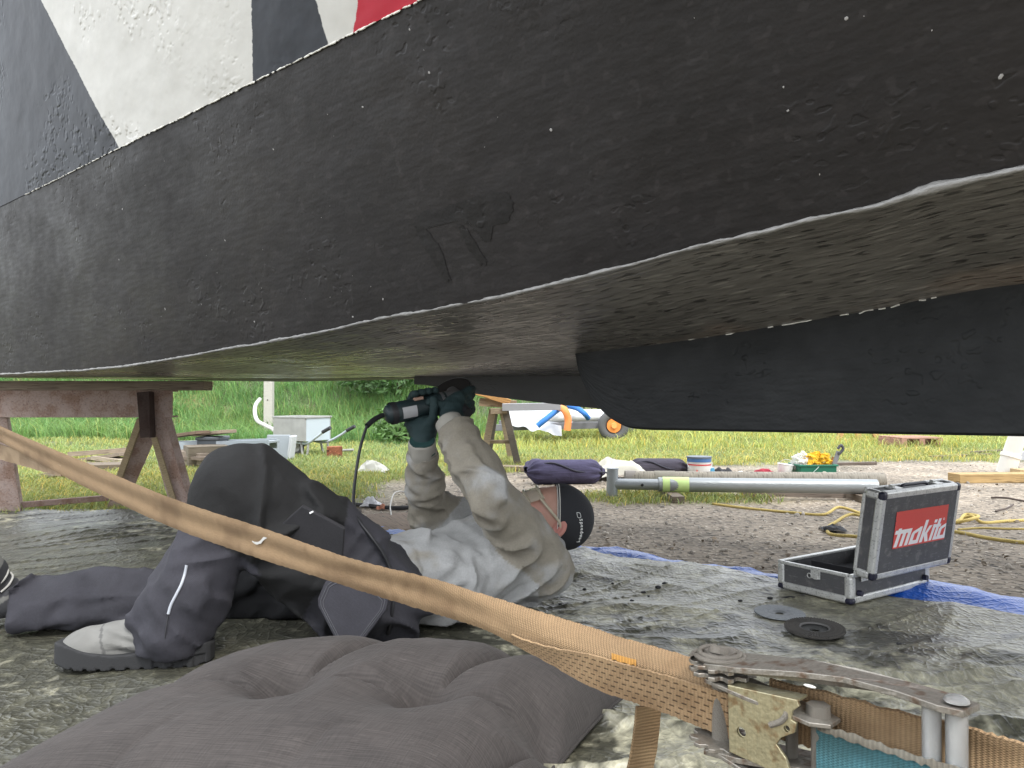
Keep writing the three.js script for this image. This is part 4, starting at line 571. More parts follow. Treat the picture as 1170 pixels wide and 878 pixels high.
  part(lid, 'carry_handle', tube([V(0.14, 0.03, -Dp - 0.002), V(0.15, 0.03, -Dp - 0.006), V(0.21, 0.03, -Dp - 0.007), V(0.27, 0.03, -Dp - 0.006), V(0.28, 0.03, -Dp - 0.002)], 0.005, 30, 8).scale(1, 1, 1), capM);
  part(lid, 'egg_crate_foam', grid(60, 36, (u, v) => V(0.02 + u * (L - 0.04), 0.030 + 0.011 * Math.cos(u * 62) * Math.cos(v * 37), -0.02 - v * (Dp - 0.04))), std([0.14, 0.14, 0.15], 1));
}
// ---------- grinding discs on the sheet ----------
{
  const ring = (ro, ri, h, dish) => new THREE.LatheGeometry([[ri, 0.001 - dish], [ri + 0.004, h - dish], [ro * 0.62, h - dish * 0.3], [ro * 0.66, h], [ro - 0.0015, h], [ro, h * 0.6], [ro, 0.0004], [ro * 0.66, 0], [ri, -dish + 0.0002], [ri, 0.001 - dish]].map(([x, y]) => new THREE.Vector2(x, y)), 72);
  const p1 = G(891, 704, 0.02), p2 = G(931, 725, 0.02);
  for (const p of [p1, p2]) p.y = tarpY(p.x, p.z) + 0.009;
  const gt = tex(256, 256, (u, v, o) => { const k = 0.75 + 0.35 * pn(u * 90, v * 90, 90, 301) + 0.2 * pfbm(u, v, 6, 3, 302); o[0] = k; o[1] = k; o[2] = k; }, true, [6, 1]);
  const a = thing('cutting_disc', 'pale grey flat cutting disc lying on the tarpaulin', 'disc', p1); a.rotation.set(0.03, 0, -0.02);
  part(a, 'abrasive_ring', ring(0.0675, 0.030, 0.004, 0), std([0.36, 0.38, 0.40], 0.75, { map: gt })); part(a, 'centre_plate', ring(0.031, 0.011, 0.0025, 0.002), std([0.2, 0.21, 0.22], 0.6, { metalness: 0.4 }));
  const b = thing('flap_disc', 'dark worn flap disc with raised rim beside the pale disc', 'disc', p2); b.rotation.set(0.05, 0.4, 0.02);
  const flap = box(0.036, 0.0022, 0.017, 0.0006), fl = std([0.085, 0.078, 0.07], 0.95, { map: gt }); flap.rotateX(0.34);
  for (let i = 0; i < 60; i++) { const m = part(b, 'flap', flap, fl); const q = i / 60 * 6.2832; m.rotation.y = q; m.position.set(Math.cos(q) * 0.055, 0.009, -Math.sin(q) * 0.055); }
  part(b, 'backing_plate', ring(0.062, 0.011, 0.004, -0.001), std([0.06, 0.06, 0.058], 0.8)); part(b, 'hub_ring', new THREE.TorusGeometry(0.036, 0.003, 8, 40).rotateX(Math.PI / 2).translate(0, 0.009, 0), std([0.12, 0.115, 0.11], 0.8));
}
// ---------- the man under the hull and his grinder ----------
{
  const J = { hipN: P(432, 690, 1.97), kneeN: P(276, 550, 1.86), ankN: P(198, 716, 1.79), hipF: P(408, 682, 2.24), kneeF: P(235, 681, 2.15), ankF: P(30, 693, 2.02),
    pelvis: P(428, 680, 2.10), waist: P(490, 660, 2.17), chest: P(572, 638, 2.30), neck: P(618, 625, 2.42),
    shN: P(622, 650, 2.2), elN: P(564, 572, 2.05), wrN: P(517, 490, 2.2), shF: P(572, 606, 2.5), elF: P(488, 585, 2.4), wrF: P(483, 514, 2.28) };
  const man = thing('person', 'man in grey sweatshirt and dark work trousers lying on his back grinding the hull', 'person', V(J.pelvis.x, 0.02, J.pelvis.z));
  man.userData.label = 'person in grey sweatshirt and dark work trousers lying face up holding a grinder';
  const ax = J.neck.clone().sub(J.pelvis).setY(0).normalize(), sd = V(-ax.z, 0, ax.x);   // along the spine; towards the near side
  if (sd.z < 0) sd.negate();
  function slab(x, y, z, a, b, ra, rb) {   // tapered limb of oval section: r = [height, side]
    const bx = b.x - a.x, by = b.y - a.y, bz = b.z - a.z, qx = x - a.x, qy = y - a.y, qz = z - a.z, t = clamp((qx * bx + qy * by + qz * bz) / (bx * bx + by * by + bz * bz));
    const e0 = qx - bx * t, e1 = qy - by * t, e2 = qz - bz * t, s = e0 * sd.x + e2 * sd.z, l = e0 * ax.x + e2 * ax.z, ry = lerp(ra[0], rb[0], t), rs = lerp(ra[1], rb[1], t), k = Math.sqrt((e1 * e1 + l * l) / (ry * ry) + s * s / (rs * rs)); return (k - 1) * ry;
  }
  const ridge = n => { return Math.exp(-n * n * 9); };
  const along = (x, y, z, a, b) => ((x - a.x) * (b.x - a.x) + (y - a.y) * (b.y - a.y) + (z - a.z) * (b.z - a.z)) / a.distanceTo(b);
  const ground = 0.030;
  const torso = (x, y, z) => { let d = slab(x, y, z, J.pelvis, J.waist, [0.112, 0.178], [0.108, 0.172]); d = smin(d, slab(x, y, z, J.waist, J.chest, [0.108, 0.172], [0.122, 0.19]), 0.05); return smin(d, slab(x, y, z, J.chest, J.neck, [0.122, 0.175], [0.07, 0.09]), 0.05); };
  // --- sweatshirt ---
  const hem = P(428, 655, 2.10);
  function shirt(x, y, z) {
    const t = torso(x, y, z), an = Math.min(cone(x, y, z, J.shN, J.elN, 0.086, 0.068), cone(x, y, z, J.elN, J.wrN, 0.066, 0.040)), af = Math.min(cone(x, y, z, J.shF, J.elF, 0.082, 0.064), cone(x, y, z, J.elF, J.wrF, 0.062, 0.041));
    let d = smin(smin(t, an, 0.035), af, 0.03);
    if (Math.abs(d) < 0.05) {
      const sN = along(x, y, z, J.elN, J.wrN), sU = along(x, y, z, J.shN, J.elN), sF = along(x, y, z, J.elF, J.wrF), tl = (x - J.waist.x) * ax.x + (z - J.waist.z) * ax.z;
      const wN = sstep(0.02, -0.03, an - Math.min(t, af)), wF = (1 - wN) * sstep(0.02, -0.03, af - t), q = tl * 0.8 - y * 1.0;
      const dN = 0.014 * ridge(n3(sN * 15 + x * 9 + 0.8 * n3(x * 6, y * 6, z * 6), x * 5 - y * 3, z * 5 + 4)) * sstep(-0.10, 0.0, sN) + 0.008 * ridge(n3(sN * 34, x * 10, z * 8)) * sstep(0.05, 0.2, sN) + 0.014 * ridge(n3(sU * 11 + z * 9, x * 5 + y * 5, z * 5)) - 0.013;
      const dF = 0.014 * ridge(n3(sF * 17 + x * 9 + 0.8 * n3(x * 6, y * 6, z * 6), x * 5, z * 5)) + 0.007 * ridge(n3(sF * 36, x * 9, z * 9)) - 0.008;
      const dT = 0.020 * ridge(n3(q * 13 + 0.6 * n3(x * 4, y * 4, z * 4), tl * 2.2 + y * 2.6, z * 2.4)) * sstep(0.40, 0.24, tl) + 0.010 * ridge(n3(q * 27 + 8, y * 4 + tl * 3, z * 4)) + 0.008 * ridge(n3(tl * 16 - y * 5, y * 5, z * 6 + 9)) - 0.015;
      d -= wN * dN + wF * dF + (1 - wN - wF) * dT;
      d -= 0.0022 * n3(x * 55, y * 55, z * 55);
    }
    const cut = -((x - hem.x) * ax.x + (z - hem.z) * ax.z) - 0.10 * (y - 0.12) - 0.004 * n3(y * 14, z * 14, 3);
    // sleeves end at the cuffs
    const cN = along(x, y, z, J.elN, J.wrN) - (J.elN.distanceTo(J.wrN) - 0.005), cF = along(x, y, z, J.elF, J.wrF) - (J.elF.distanceTo(J.wrF) - 0.012);
    if (an < 0.03 && an < t) d = Math.max(d, cN); if (af < 0.03 && af < t) d = Math.max(d, cF);
    return Math.max(d, cut, ground - y);
  }
  const fleece = bw(512, 512, (u, v) => 0.5 + 0.25 * pfbm(u, v, 60, 3, 401) + 0.2 * pn(u * 128, v * 128, 128, 402), [4, 4]);
  const fleeceC = tex(512, 512, (u, v, o) => { const k = 0.86 + 0.1 * pfbm(u, v, 50, 3, 411) + 0.16 * pfbm(u, v, 4, 4, 412); o[0] = k; o[1] = k * 0.995; o[2] = k * 0.985; }, true, [4, 4]);
  const shirtMat = phys([1, 1, 1], 0.95, { vertexColors: true, map: fleeceC, bumpMap: fleece, bumpScale: 0.0018, sheen: 0.25, sheenRoughness: 0.8 });
  const sg = nets(shirt, V(-0.46, 0.0, -2.76), V(0.30, 0.60, -1.90), 0.0065);
  paint(sg, (x, y, z) => { const n = fbm(x * 9, y * 9, z * 9, 4), g = fbm(x * 40, y * 40, z * 40, 3), arm = Math.min(cone(x, y, z, J.shN, J.elN, 0.086, 0.068), cone(x, y, z, J.elN, J.wrN, 0.066, 0.04), cone(x, y, z, J.elF, J.wrF, 0.062, 0.041)) < torso(x, y, z) - 0.01 ? 1 : 0; let s = sstep(-0.1, 0.5, n + 0.25 * g + 0.6 * arm - 0.26); const b = 0.36 + 0.03 * g; return [lerp(b, 0.26, s), lerp(b, 0.235, s), lerp(b * 0.98, 0.19, s)]; });
  wpart(man, 'sweatshirt', boxUV(sg), shirtMat).userData.label = 'grubby light grey sweatshirt with rucked sleeves';
  // ribbed cuffs
  const cuffMat = std([0.30, 0.285, 0.25], 0.95, { bumpMap: fleece, bumpScale: 0.001 });
  for (const [e, w, r0] of [[J.elN, J.wrN, 0.038], [J.elF, J.wrF, 0.0385]]) {
    const L = e.distanceTo(w), z = w.clone().sub(e).normalize(), x = V(0, 0, 1).cross(z).normalize(), y = z.clone().cross(x);
    wpart(man, 'cuff', grid(96, 14, (u, v) => { const a = u * 6.28319, k = lerp(L - 0.032, L + 0.034, v), r = r0 * (1 + 0.05 * Math.sin(v * 3.1)) + 0.0012 * Math.sin(a * 48) + 0.002 * n3(a * 2, v * 3, 1) - (v > 0.95 ? 0.006 : 0); return e.clone().addScaledVector(z, k).addScaledVector(x, Math.cos(a) * r).addScaledVector(y, Math.sin(a) * r); }, (u, v) => [u * 0.25, v * 0.06]), cuffMat);
  }
  // --- trousers ---
  const shinN = (x, y, z) => cone(x, y, z, J.kneeN, J.ankN, 0.088, 0.083), thN = (x, y, z) => cone(x, y, z, J.hipN, J.kneeN, 0.118, 0.096), shinF = (x, y, z) => cone(x, y, z, J.kneeF, J.ankF, 0.074, 0.066), thF = (x, y, z) => cone(x, y, z, J.hipF, J.kneeF, 0.108, 0.080);
  const hemN = J.ankN.y - 0.052;
  function pants(x, y, z) {
    const a = thN(x, y, z), b = shinN(x, y, z), c = thF(x, y, z), e = shinF(x, y, z), p = slab(x, y, z, J.pelvis, J.waist, [0.100, 0.160], [0.086, 0.145]);
    // cloth hanging slack under the thigh and behind the knee
    const sag = cone(x, y, z, J.kneeN.clone().lerp(J.hipN, 0.15).add(V(0.012, -0.05, 0)), J.hipN.clone().lerp(J.kneeN, 0.35).add(V(-0.01, -0.05, 0)), 0.07, 0.085);
    const kn = cone(x, y, z, J.kneeN.clone().add(V(-0.03, -0.03, 0)), J.kneeN.clone().add(V(0.05, -0.10, 0)), 0.088, 0.09); let d = smin(smin(smin(a, sag, 0.05), b, 0.035), kn, 0.04); d = smin(d, smin(c, e, 0.03), 0.02); d = smin(d, p, 0.05);
    if (Math.abs(d) < 0.05) {
      const sb = along(x, y, z, J.kneeN, J.ankN), sa = along(x, y, z, J.hipN, J.kneeN), se = along(x, y, z, J.kneeF, J.ankF);
      const up = Math.min(a, sag, kn), lo = Math.min(c, e), wb = sstep(0.025, -0.03, b - Math.min(up, lo)), wl = (1 - wb) * sstep(0.02, -0.02, lo - Math.min(up, p)), wa = 1 - wb - wl;
      const db = 0.023 * ridge(n3(sb * 16 + x * 12 + 0.7 * n3(x * 6, y * 6, z * 6), x * 5 + z * 4, z * 5)) * sstep(0.08, 0.26, sb) + 0.008 * ridge(n3(sb * 30 - x * 14, x * 7, z * 8)) * sstep(0.16, 0.34, sb) + 0.009 * ridge(n3(sb * 5, x * 14 + y * 4, z * 9)) - 0.012;
      const da = 0.028 * ridge(n3(sa * 5 + (x + y) * 6 + 0.8 * n3(x * 5, y * 5, z * 5), (x + y) * 9, z * 6)) * sstep(0.52, 0.30, sa) + 0.014 * ridge(n3(sa * 14 - y * 8, (x + y) * 6, z * 5 + 3)) + 0.006 * ridge(n3(sa * 26, x * 8, z * 7)) * sstep(0.4, 0.2, sa) - 0.012;
      const dl = 0.020 * ridge(n3(se * 8 + y * 14 + 0.8 * n3(x * 6, y * 6, z * 6), y * 6 + z * 4, z * 6)) + 0.009 * ridge(n3(se * 5, y * 22, z * 14)) + 0.006 * ridge(n3(se * 22, y * 10, z * 10)) - 0.011;
      d -= wb * db + wa * da + wl * dl;
      d -= 0.0012 * n3(x * 60, y * 60, z * 60);
    }
    if (b < 0.04 && b < e) d = Math.max(d, hemN + 0.10 * (x - J.ankN.x) * -1 * 0.4 + 0.006 * n3(x * 20, z * 20, 2) - y);
    const cF = along(x, y, z, J.kneeF, J.ankF) - J.kneeF.distanceTo(J.ankF) - 0.03; if (e < 0.04) d = Math.max(d, cF);
    const top = ((x - hem.x) * ax.x + (z - hem.z) * ax.z) - 0.055; return Math.max(d, top, ground - y);
  }
  const twill = bw(512, 512, (u, v) => 0.5 + 0.2 * Math.sin((u + v) * 512 * 0.8) + 0.22 * pfbm(u, v, 30, 3, 421), [5, 5]), twillC = tex(512, 512, (u, v, o) => { const k = 0.82 + 0.12 * pfbm(u, v, 40, 3, 431) + 0.2 * pfbm(u, v, 4, 4, 432) + 0.4 * sstep(0.55, 0.7, pn(u * 90, v * 90, 90, 433)); o[0] = k; o[1] = k; o[2] = k; }, true, [5, 5]);
  const pantMat = phys([1, 1, 1], 0.85, { vertexColors: true, map: twillC, bumpMap: twill, bumpScale: 0.0009, sheen: 0.12, sheenRoughness: 0.6 });
  const pg = nets(pants, V(-1.40, 0.0, -2.50), V(-0.16, 0.60, -1.66), 0.0075);
  paint(pg, (x, y, z) => {
    const a = thN(x, y, z), b = shinN(x, y, z), c = Math.min(thF(x, y, z), shinF(x, y, z)), g = 1 + 0.25 * fbm(x * 7, y * 7, z * 7, 3); const sb = along(x, y, z, J.kneeN, J.ankN), sa = along(x, y, z, J.hipN, J.kneeN), W = sstep(-0.002, 0.002, 0), grey = [0.038, 0.037, 0.047], blk = [0.0075, 0.0075, 0.008];
    let k = 0; if (b < c && b < a + 0.01) k = sstep(0.148, 0.152, sb - 0.25 * (x - J.kneeN.x)); else if (a < c) k = sa < 0.21 + 0.4 * (y - 0.3) ? 0.75 : 0; else k = x < -0.86 ? 1 : 0.1;
    return [0, 1, 2].map(i => g * lerp(blk[i], grey[i], k));
  });
  wpart(man, 'trousers', boxUV(pg), pantMat).userData.label = 'dark grey work trousers with black knee panels';
  const hit = (f, px, py, d0, o = 0) => { let d = d0; for (let i = 0; i < 400; i++) { const p = P(px, py, d); if (f(p.x, p.y, p.z) < o) return p; d += 0.002; } return P(px, py, d0); };
  const stripe = []; for (const [x, y] of [[213, 646], [211, 656], [207, 668], [201, 680], [195, 692], [192, 702]]) stripe.push(hit(pants, x, y, 1.6, 0.002));
  wpart(man, 'reflective_piping', tube(stripe, 0.0032, 40, 6), std([0.42, 0.44, 0.48], 0.45)).userData.label = 'pale reflective piping down the shin';
  const seam = (pts, f, n = 'seam') => { const q = pts.map(([x, y]) => hit(f, x, y, 1.6, 0.001)); return wpart(man, n, tube(q, 0.0016, 40, 5), std([0.03, 0.03, 0.034], 0.9)); };
  seam([[192, 702], [190, 715], [188, 730]], pants);
  const flat = (pts, d, tilt) => { const s = new THREE.Shape(), c0 = pts[0]; pts.forEach(([x, y], i) => { const X = (x - c0[0]) * d / F, Y = -(y - c0[1]) * d / F; i ? s.lineTo(X, Y) : s.moveTo(X, Y); }); return s; };
  // hanging tool pocket at the near hip
  const pocketMat = std([0.042, 0.041, 0.051], 0.85, { map: twillC, bumpMap: twill, bumpScale: 0.0009 });
  { const out = [[374, 666], [385, 660], [430, 668], [446, 682], [443, 694], [413, 733], [406, 735], [392, 735], [367, 692], [366, 684]], o = hit(pants, 405, 698, 1.6), d = -o.z - 0.02, s = flat(out, d), c = P(374, 666, d);
    const g = new THREE.ExtrudeGeometry(s, { depth: 0.010, bevelEnabled: true, bevelSize: 0.003, bevelThickness: 0.003, bevelSegments: 3, steps: 1 }); g.rotateY(-0.12).rotateX(-0.08).translate(c.x, c.y, c.z - 0.004);
    const pk = wpart(man, 'holster_pocket', boxUV(g), pocketMat); pk.userData.label = 'grey hanging tool pocket with double stitching';
    const rim = k => { const q = out.map(([x, y]) => { const X = (lerp(405, x, k) - 374) * d / F, Y = -(lerp(700, y, k) - 666) * d / F; return V(X, Y, 0.0135); }); const cu = new THREE.CatmullRomCurve3(q, true, 'catmullrom', 0.1); return new THREE.TubeGeometry(cu, 120, 0.0011, 5, true).rotateY(-0.12).rotateX(-0.08).translate(c.x, c.y, c.z - 0.004); };
    wpart(pk, 'stitching', join(rim(0.93), rim(0.86)), std([0.085, 0.085, 0.095], 0.9)); }
  { const out = [[322, 600], [347, 578], [392, 604], [388, 640], [335, 642]], o = hit(pants, 352, 606, 1.6), d = -o.z - 0.02, s = flat(out, d), c = P(322, 600, d), g = new THREE.ExtrudeGeometry(s, { depth: 0.008, bevelEnabled: true, bevelSize: 0.003, bevelThickness: 0.003, bevelSegments: 3 }); g.rotateX(0.2).translate(c.x, c.y, c.z - 0.006);
    const pk = wpart(man, 'cargo_pocket', boxUV(g), std([0.024, 0.0235, 0.027], 0.85, { map: twillC, bumpMap: twill, bumpScale: 0.0009 })); const tg = hit(pants, 352, 581, 1.6); wpart(pk, 'pocket_tag', box(0.010, 0.004, 0.002, 0.0008).rotateZ(0.5).translate(c.x + 0.07, c.y + 0.03, c.z + 0.012), std([0.8, 0.8, 0.8], 0.6)); }
  { const p = hit(shirt, 463, 712, 1.7), g = new THREE.IcosahedronGeometry(0.02, 3); bump3(g, 0.022, 90, 3); g.scale(0.5, 0.8, 0.35).rotateZ(0.6).translate(p.x, p.y, p.z + 0.002); wpart(man, 'pocket_rag', g, std([0.42, 0.37, 0.22], 0.95)).userData.label = 'yellowish rag poking from the hip pocket'; }
  // --- shoes ---
  const grey = std([1, 1, 1], 0.75, { vertexColors: true, bumpMap: fleece, bumpScale: 0.0008 }), rub = std([0.022, 0.022, 0.023], 0.8, { bumpMap: fleece, bumpScale: 0.0008 });
  function shoe() {   // heel at the origin, toe along +x
    const up = (x, y, z) => { let d = smin(cone(x, y, z, V(0.055, 0.115, 0), V(0.05, 0.06, 0), 0.040, 0.042), cone(x, y, z, V(0.055, 0.062, 0), V(0.19, 0.052, 0), 0.046, 0.041), 0.03); d = smin(d, ell(x, y, z, [0.25, 0.036, 0.003], 0.073, 0.046, 0.050), 0.03); d -= 0.0026 * Math.sin((y - 0.25 * x) * 260) * sstep(0.07, 0.12, x) * sstep(0.23, 0.16, x) + 0.003 * sstep(0.12, 0.14, x) * sstep(0.075, 0.088, y) ; return Math.max(d, 0.024 - y); };
    const halfW = x => 0.052 * Math.pow(clamp(1 - Math.pow(Math.abs((x - 0.16) / 0.172), 3.4)), 0.5) * (1 - 0.12 * Math.exp(-Math.pow((x - 0.13) / 0.05, 2)));
    const so = (x, y, z) => { const w = halfW(x), lug = 0.0045 * (Math.sin(x * 150) > 0.1 ? 1 : 0) * (y < 0.028 ? 1 : 0) * sstep(0.15, 0.1, Math.abs(x - 0.05) < 0.075 ? 0 : 1), rise = 0.012 * sstep(0.24, 0.33, x) + 0.012 * sstep(0.12, 0.0, x) * sstep(0.02, 0.04, y); let d = Math.max(Math.abs(z) - w - 0.002 + lug, y - 0.036 - rise - 0.006 * Math.sin(x * 26), 0.002 + 0.010 * sstep(0.27, 0.335, x) + 0.006 * sstep(0.012, 0.0, x) - y, -x - 0.008, x - 0.328); if (y < 0.008 && Math.sin(x * 210) > 0.75) d = Math.max(d, 0.006 - y); return d - 0.002; };
    const gu = nets(up, V(-0.03, 0, -0.08), V(0.35, 0.18, 0.08), 0.004); paint(gu, (x, y, z) => { const n = 1 + 0.2 * fbm(x * 30, y * 30, z * 30, 3); const dk = x < 0.085 + 0.4 * (y - 0.1) ? 1 : (x > 0.095 && x < 0.175 && y > 0.087 ? 1 : 0); const sm = Math.abs(x - 0.215 - 0.35 * (y - 0.05)) < 0.003 || Math.abs(y - 0.052 + 0.05 * x) < 0.0022 && x < 0.21; const c = sm ? [0.09, 0.088, 0.083] : dk ? [0.05, 0.05, 0.054] : [0.165, 0.162, 0.15]; return c.map(k => k * n); });
    const gs = nets(so, V(-0.02, -0.008, -0.07), V(0.345, 0.066, 0.07), 0.003);
    const laces = []; for (let i = 0; i < 4; i++) { const x = 0.11 + i * 0.02, y = 0.104 - i * 0.006; laces.push(tube([V(x, y - 0.012, -0.03), V(x + 0.005, y, -0.012), V(x + 0.008, y + 0.001, 0.012), V(x + 0.004, y - 0.012, 0.03)], 0.0028, 14, 6)); }
    const mk = new THREE.SphereGeometry(1, 12, 8).scale(0.008, 0.006, 0.003).translate(0.245, 0.056, 0.044);
    return { upper: boxUV(gu), sole: boxUV(gs), lace: join(laces), badge: mk };
  }
  const S = shoe(), putShoe = (m, lab) => { const o = new THREE.Group(); o.name = 'shoe'; m.decompose(o.position, o.quaternion, o.scale); o.position.sub(man.position); man.add(o); o.userData.label = lab; part(o, 'upper', S.upper, grey); part(o, 'sole', S.sole, rub); part(o, 'lace', S.lace, std([0.42, 0.41, 0.38], 0.9)); part(o, 'badge', S.badge, std([0.55, 0.42, 0.12], 0.6)); };
  const frame = (o, x, y) => { x = x.clone().normalize(); const z = x.clone().cross(y).normalize(), yy = z.clone().cross(x); return new THREE.Matrix4().makeBasis(x, yy, z).setPosition(o); };
  const heel = P(238, 768, 1.78); heel.y = 0.026; putShoe(frame(heel, V(-1, 0.0, 0.06), V(0, 1, -0.04)), 'grey safety shoe flat on the tarpaulin');
  const hl = P(-22, 700, 2.06); putShoe(frame(hl, V(0.06, 0.72, 0.5), V(1, 0.0, -0.1)), 'grey safety shoe pointing up');
  // --- head: skin in one piece with neck, trunk and limbs under the clothes ---
  const Hc = P(632, 592, 2.47), hf = V(-0.55, 0.83, 0.06).normalize(), hl2 = V(0.03, -0.05, 1).normalize(), hu = hl2.clone().cross(hf).negate().normalize(); const hleft = hu.clone().cross(hf).normalize();
  const toL = (x, y, z) => { const a = x - Hc.x, b = y - Hc.y, c = z - Hc.z; return [a * hf.x + b * hf.y + c * hf.z, a * hu.x + b * hu.y + c * hu.z, a * hleft.x + b * hleft.y + c * hleft.z]; };
  const toW = (X, Y, Z) => Hc.clone().addScaledVector(hf, X).addScaledVector(hu, Y).addScaledVector(hleft, Z);
  const cran = (X, Y, Z) => ell(X, Y, Z, [-0.012, 0.024, 0], 0.099, 0.091, 0.077);
  const nk = J.neck.clone().lerp(J.chest, 0.3), nkL = toL(nk.x, nk.y, nk.z), nkV = V(...nkL);
  function head(X, Y, Z) {
    const z = Math.abs(Z); let d = cran(X, Y, Z); d = smin(d, ell(X, Y, Z, [0.034, -0.040, 0], 0.064, 0.086, 0.060), 0.04);
    d = smin(d, ell(X, Y, Z, [0.066, -0.103, 0], 0.026, 0.022, 0.028), 0.03); d = smin(d, ell(X, Y, z, [0.012, -0.075, 0.048], 0.05, 0.022, 0.014), 0.035);
    d = smin(d, ell(X, Y, Z, [0.083, 0.014, 0], 0.014, 0.012, 0.052), 0.018); d = smin(d, ell(X, Y, z, [0.066, -0.036, 0.042], 0.024, 0.018, 0.02), 0.02);
    d = Math.max(d, -ell(X, Y, z, [0.098, -0.008, 0.031], 0.013, 0.011, 0.017) - 0.0); d = smin(d, ell(X, Y, z, [0.080, -0.009, 0.031], 0.0125, 0.0125, 0.0135), 0.003);
    d = smin(d, cone(X, Y, Z, V(0.090, 0.004, 0), V(0.114, -0.036, 0), 0.007, 0.011), 0.010); d = smin(d, ell(X, Y, z, [0.100, -0.042, 0.012], 0.011, 0.008, 0.007), 0.006);
    d = smin(d, ell(X, Y, Z, [0.090, -0.068, 0], 0.012, 0.0055, 0.024), 0.006); d = smin(d, ell(X, Y, Z, [0.088, -0.079, 0], 0.012, 0.006, 0.021), 0.006); d = Math.max(d, -ell(X, Y, Z, [0.104, -0.0735, 0], 0.008, 0.0012, 0.02));
    const eX = X + 0.020, eY = Y + 0.002, e1 = eX * 0.95 - eY * 0.3, e2 = eX * 0.3 + eY * 0.95; let ear = ell(e1, e2, z, [-0.002, 0, 0.083 - 0.25 * e1], 0.0185, 0.032, 0.0085); ear = Math.max(ear, -ell(e1, e2, z, [0.003, -0.001, 0.092 - 0.25 * e1], 0.0115, 0.021, 0.0095)); ear = smin(ear, ell(e1, e2, z, [-0.001, 0.004, 0.083], 0.003, 0.017, 0.005), 0.005); d = smin(d, ear, 0.006);
    return smin(d, cone(X, Y, Z, V(-0.015, -0.06, 0), nkV, 0.052, 0.058), 0.03);
  }
  const inner = (x, y, z) => { let d = torso(x, y, z) + 0.03; for (const [a, b, r, q] of [[J.shN, J.elN, 0.05, 0.04], [J.elN, J.wrN, 0.038, 0.027], [J.shF, J.elF, 0.05, 0.04], [J.elF, J.wrF, 0.038, 0.027], [J.hipN, J.kneeN, 0.085, 0.058], [J.kneeN, J.ankN, 0.052, 0.036], [J.hipF, J.kneeF, 0.08, 0.055], [J.kneeF, J.ankF, 0.048, 0.036]]) d = smin(d, cone(x, y, z, a, b, r, q), 0.03); return Math.max(d, 0.04 - y); };
  const hg = nets(head, V(-0.14, -0.19, -0.12), V(0.16, 0.14, 0.12), 0.0034); { const p = hg.attributes.position; for (let i = 0; i < p.count; i++) { const q = toW(p.getX(i), p.getY(i), p.getZ(i)); p.setXYZ(i, q.x, q.y, q.z); } hg.computeVertexNormals(); }
  const bg = nets((x, y, z) => smin(inner(x, y, z), Math.max(cone(x, y, z, nk, toW(-0.015, -0.06, 0), 0.056, 0.05)), 0.03), V(-1.40, 0, -2.72), V(0.28, 0.58, -1.68), 0.017);
  const skinC = (x, y, z) => { const [X, Y, Z] = toL(x, y, z), n = fbm(x * 60, y * 60, z * 60, 3), red = clamp(sstep(0.068, 0.08, Math.abs(Z)) * sstep(0.05, 0.0, Math.abs(X + 0.02)) * 0.9 + 0.6 * Math.exp(-(Math.pow((X - 0.06) / 0.03, 2) + Math.pow((Y + 0.04) / 0.03, 2))) + sstep(0.108, 0.118, X) * 0.5), beard = sstep(-0.04, -0.065, Y + 0.015 * n) * sstep(0.0, 0.03, X) * 0.45; let c = [0.47 + 0.04 * n, 0.27 + 0.03 * n, 0.205 + 0.03 * n]; c = [lerp(c[0], 0.50, red), lerp(c[1], 0.20, red), lerp(c[2], 0.17, red)]; return c.map(k => lerp(k, 0.12, beard)); };
  const body = join(boxUV(hg), boxUV(bg)); paint(body, skinC);
  wpart(man, 'body', body, phys([1, 1, 1], 0.55, { vertexColors: true, bumpMap: bw(256, 256, (u, v) => 0.5 + 0.3 * pfbm(u, v, 60, 3, 441), [12, 12]), bumpScale: 0.0006 }));
  // --- cap ---
  const fab = std([0.022, 0.023, 0.027], 0.9, { bumpMap: twill, bumpScale: 0.001 });
  const capEdge = (X, Y) => (Y - 0.066) - 0.70 * (X - 0.085);   // above 0: under the cap
  const capF = (X, Y, Z) => { const o = cran(X, Y, Z) - 0.0075 - 0.0015 * n3(X * 25, Y * 25, Z * 25) - 0.0012 * Math.exp(-Math.pow(Z / 0.003, 2)); return Math.max(o, -capEdge(X, Y), -(cran(X, Y, Z) - 0.002)); };
  const cg = nets(capF, V(-0.14, -0.09, -0.1), V(0.12, 0.14, 0.1), 0.003); { const p = cg.attributes.position; for (let i = 0; i < p.count; i++) { const q = toW(p.getX(i), p.getY(i), p.getZ(i)); p.setXYZ(i, q.x, q.y, q.z); } cg.computeVertexNormals(); }
  const cap = wpart(man, 'cap', boxUV(cg), fab); cap.userData.label = 'dark cap with pale lettering on its side';
  const rimPts = o => { const q = []; for (let i = 0; i <= 60; i++) { const X = lerp(0.086, -0.075, i / 60), Y = 0.066 + 0.70 * (X - 0.085) + o; let z = 0.02; for (let k = 0; k < 200; k++) { z = 0.1 - k * 0.0005; if (cran(X, Y, z) - 0.0085 < 0) break; } if (z > 0.005) q.push(toW(X, Y, z + 0.0005)); } return tube(q, 0.0016, 80, 5); };
  wpart(cap, 'piping', join(rimPts(0.002), rimPts(0.010)), std([0.62, 0.6, 0.56], 0.7));
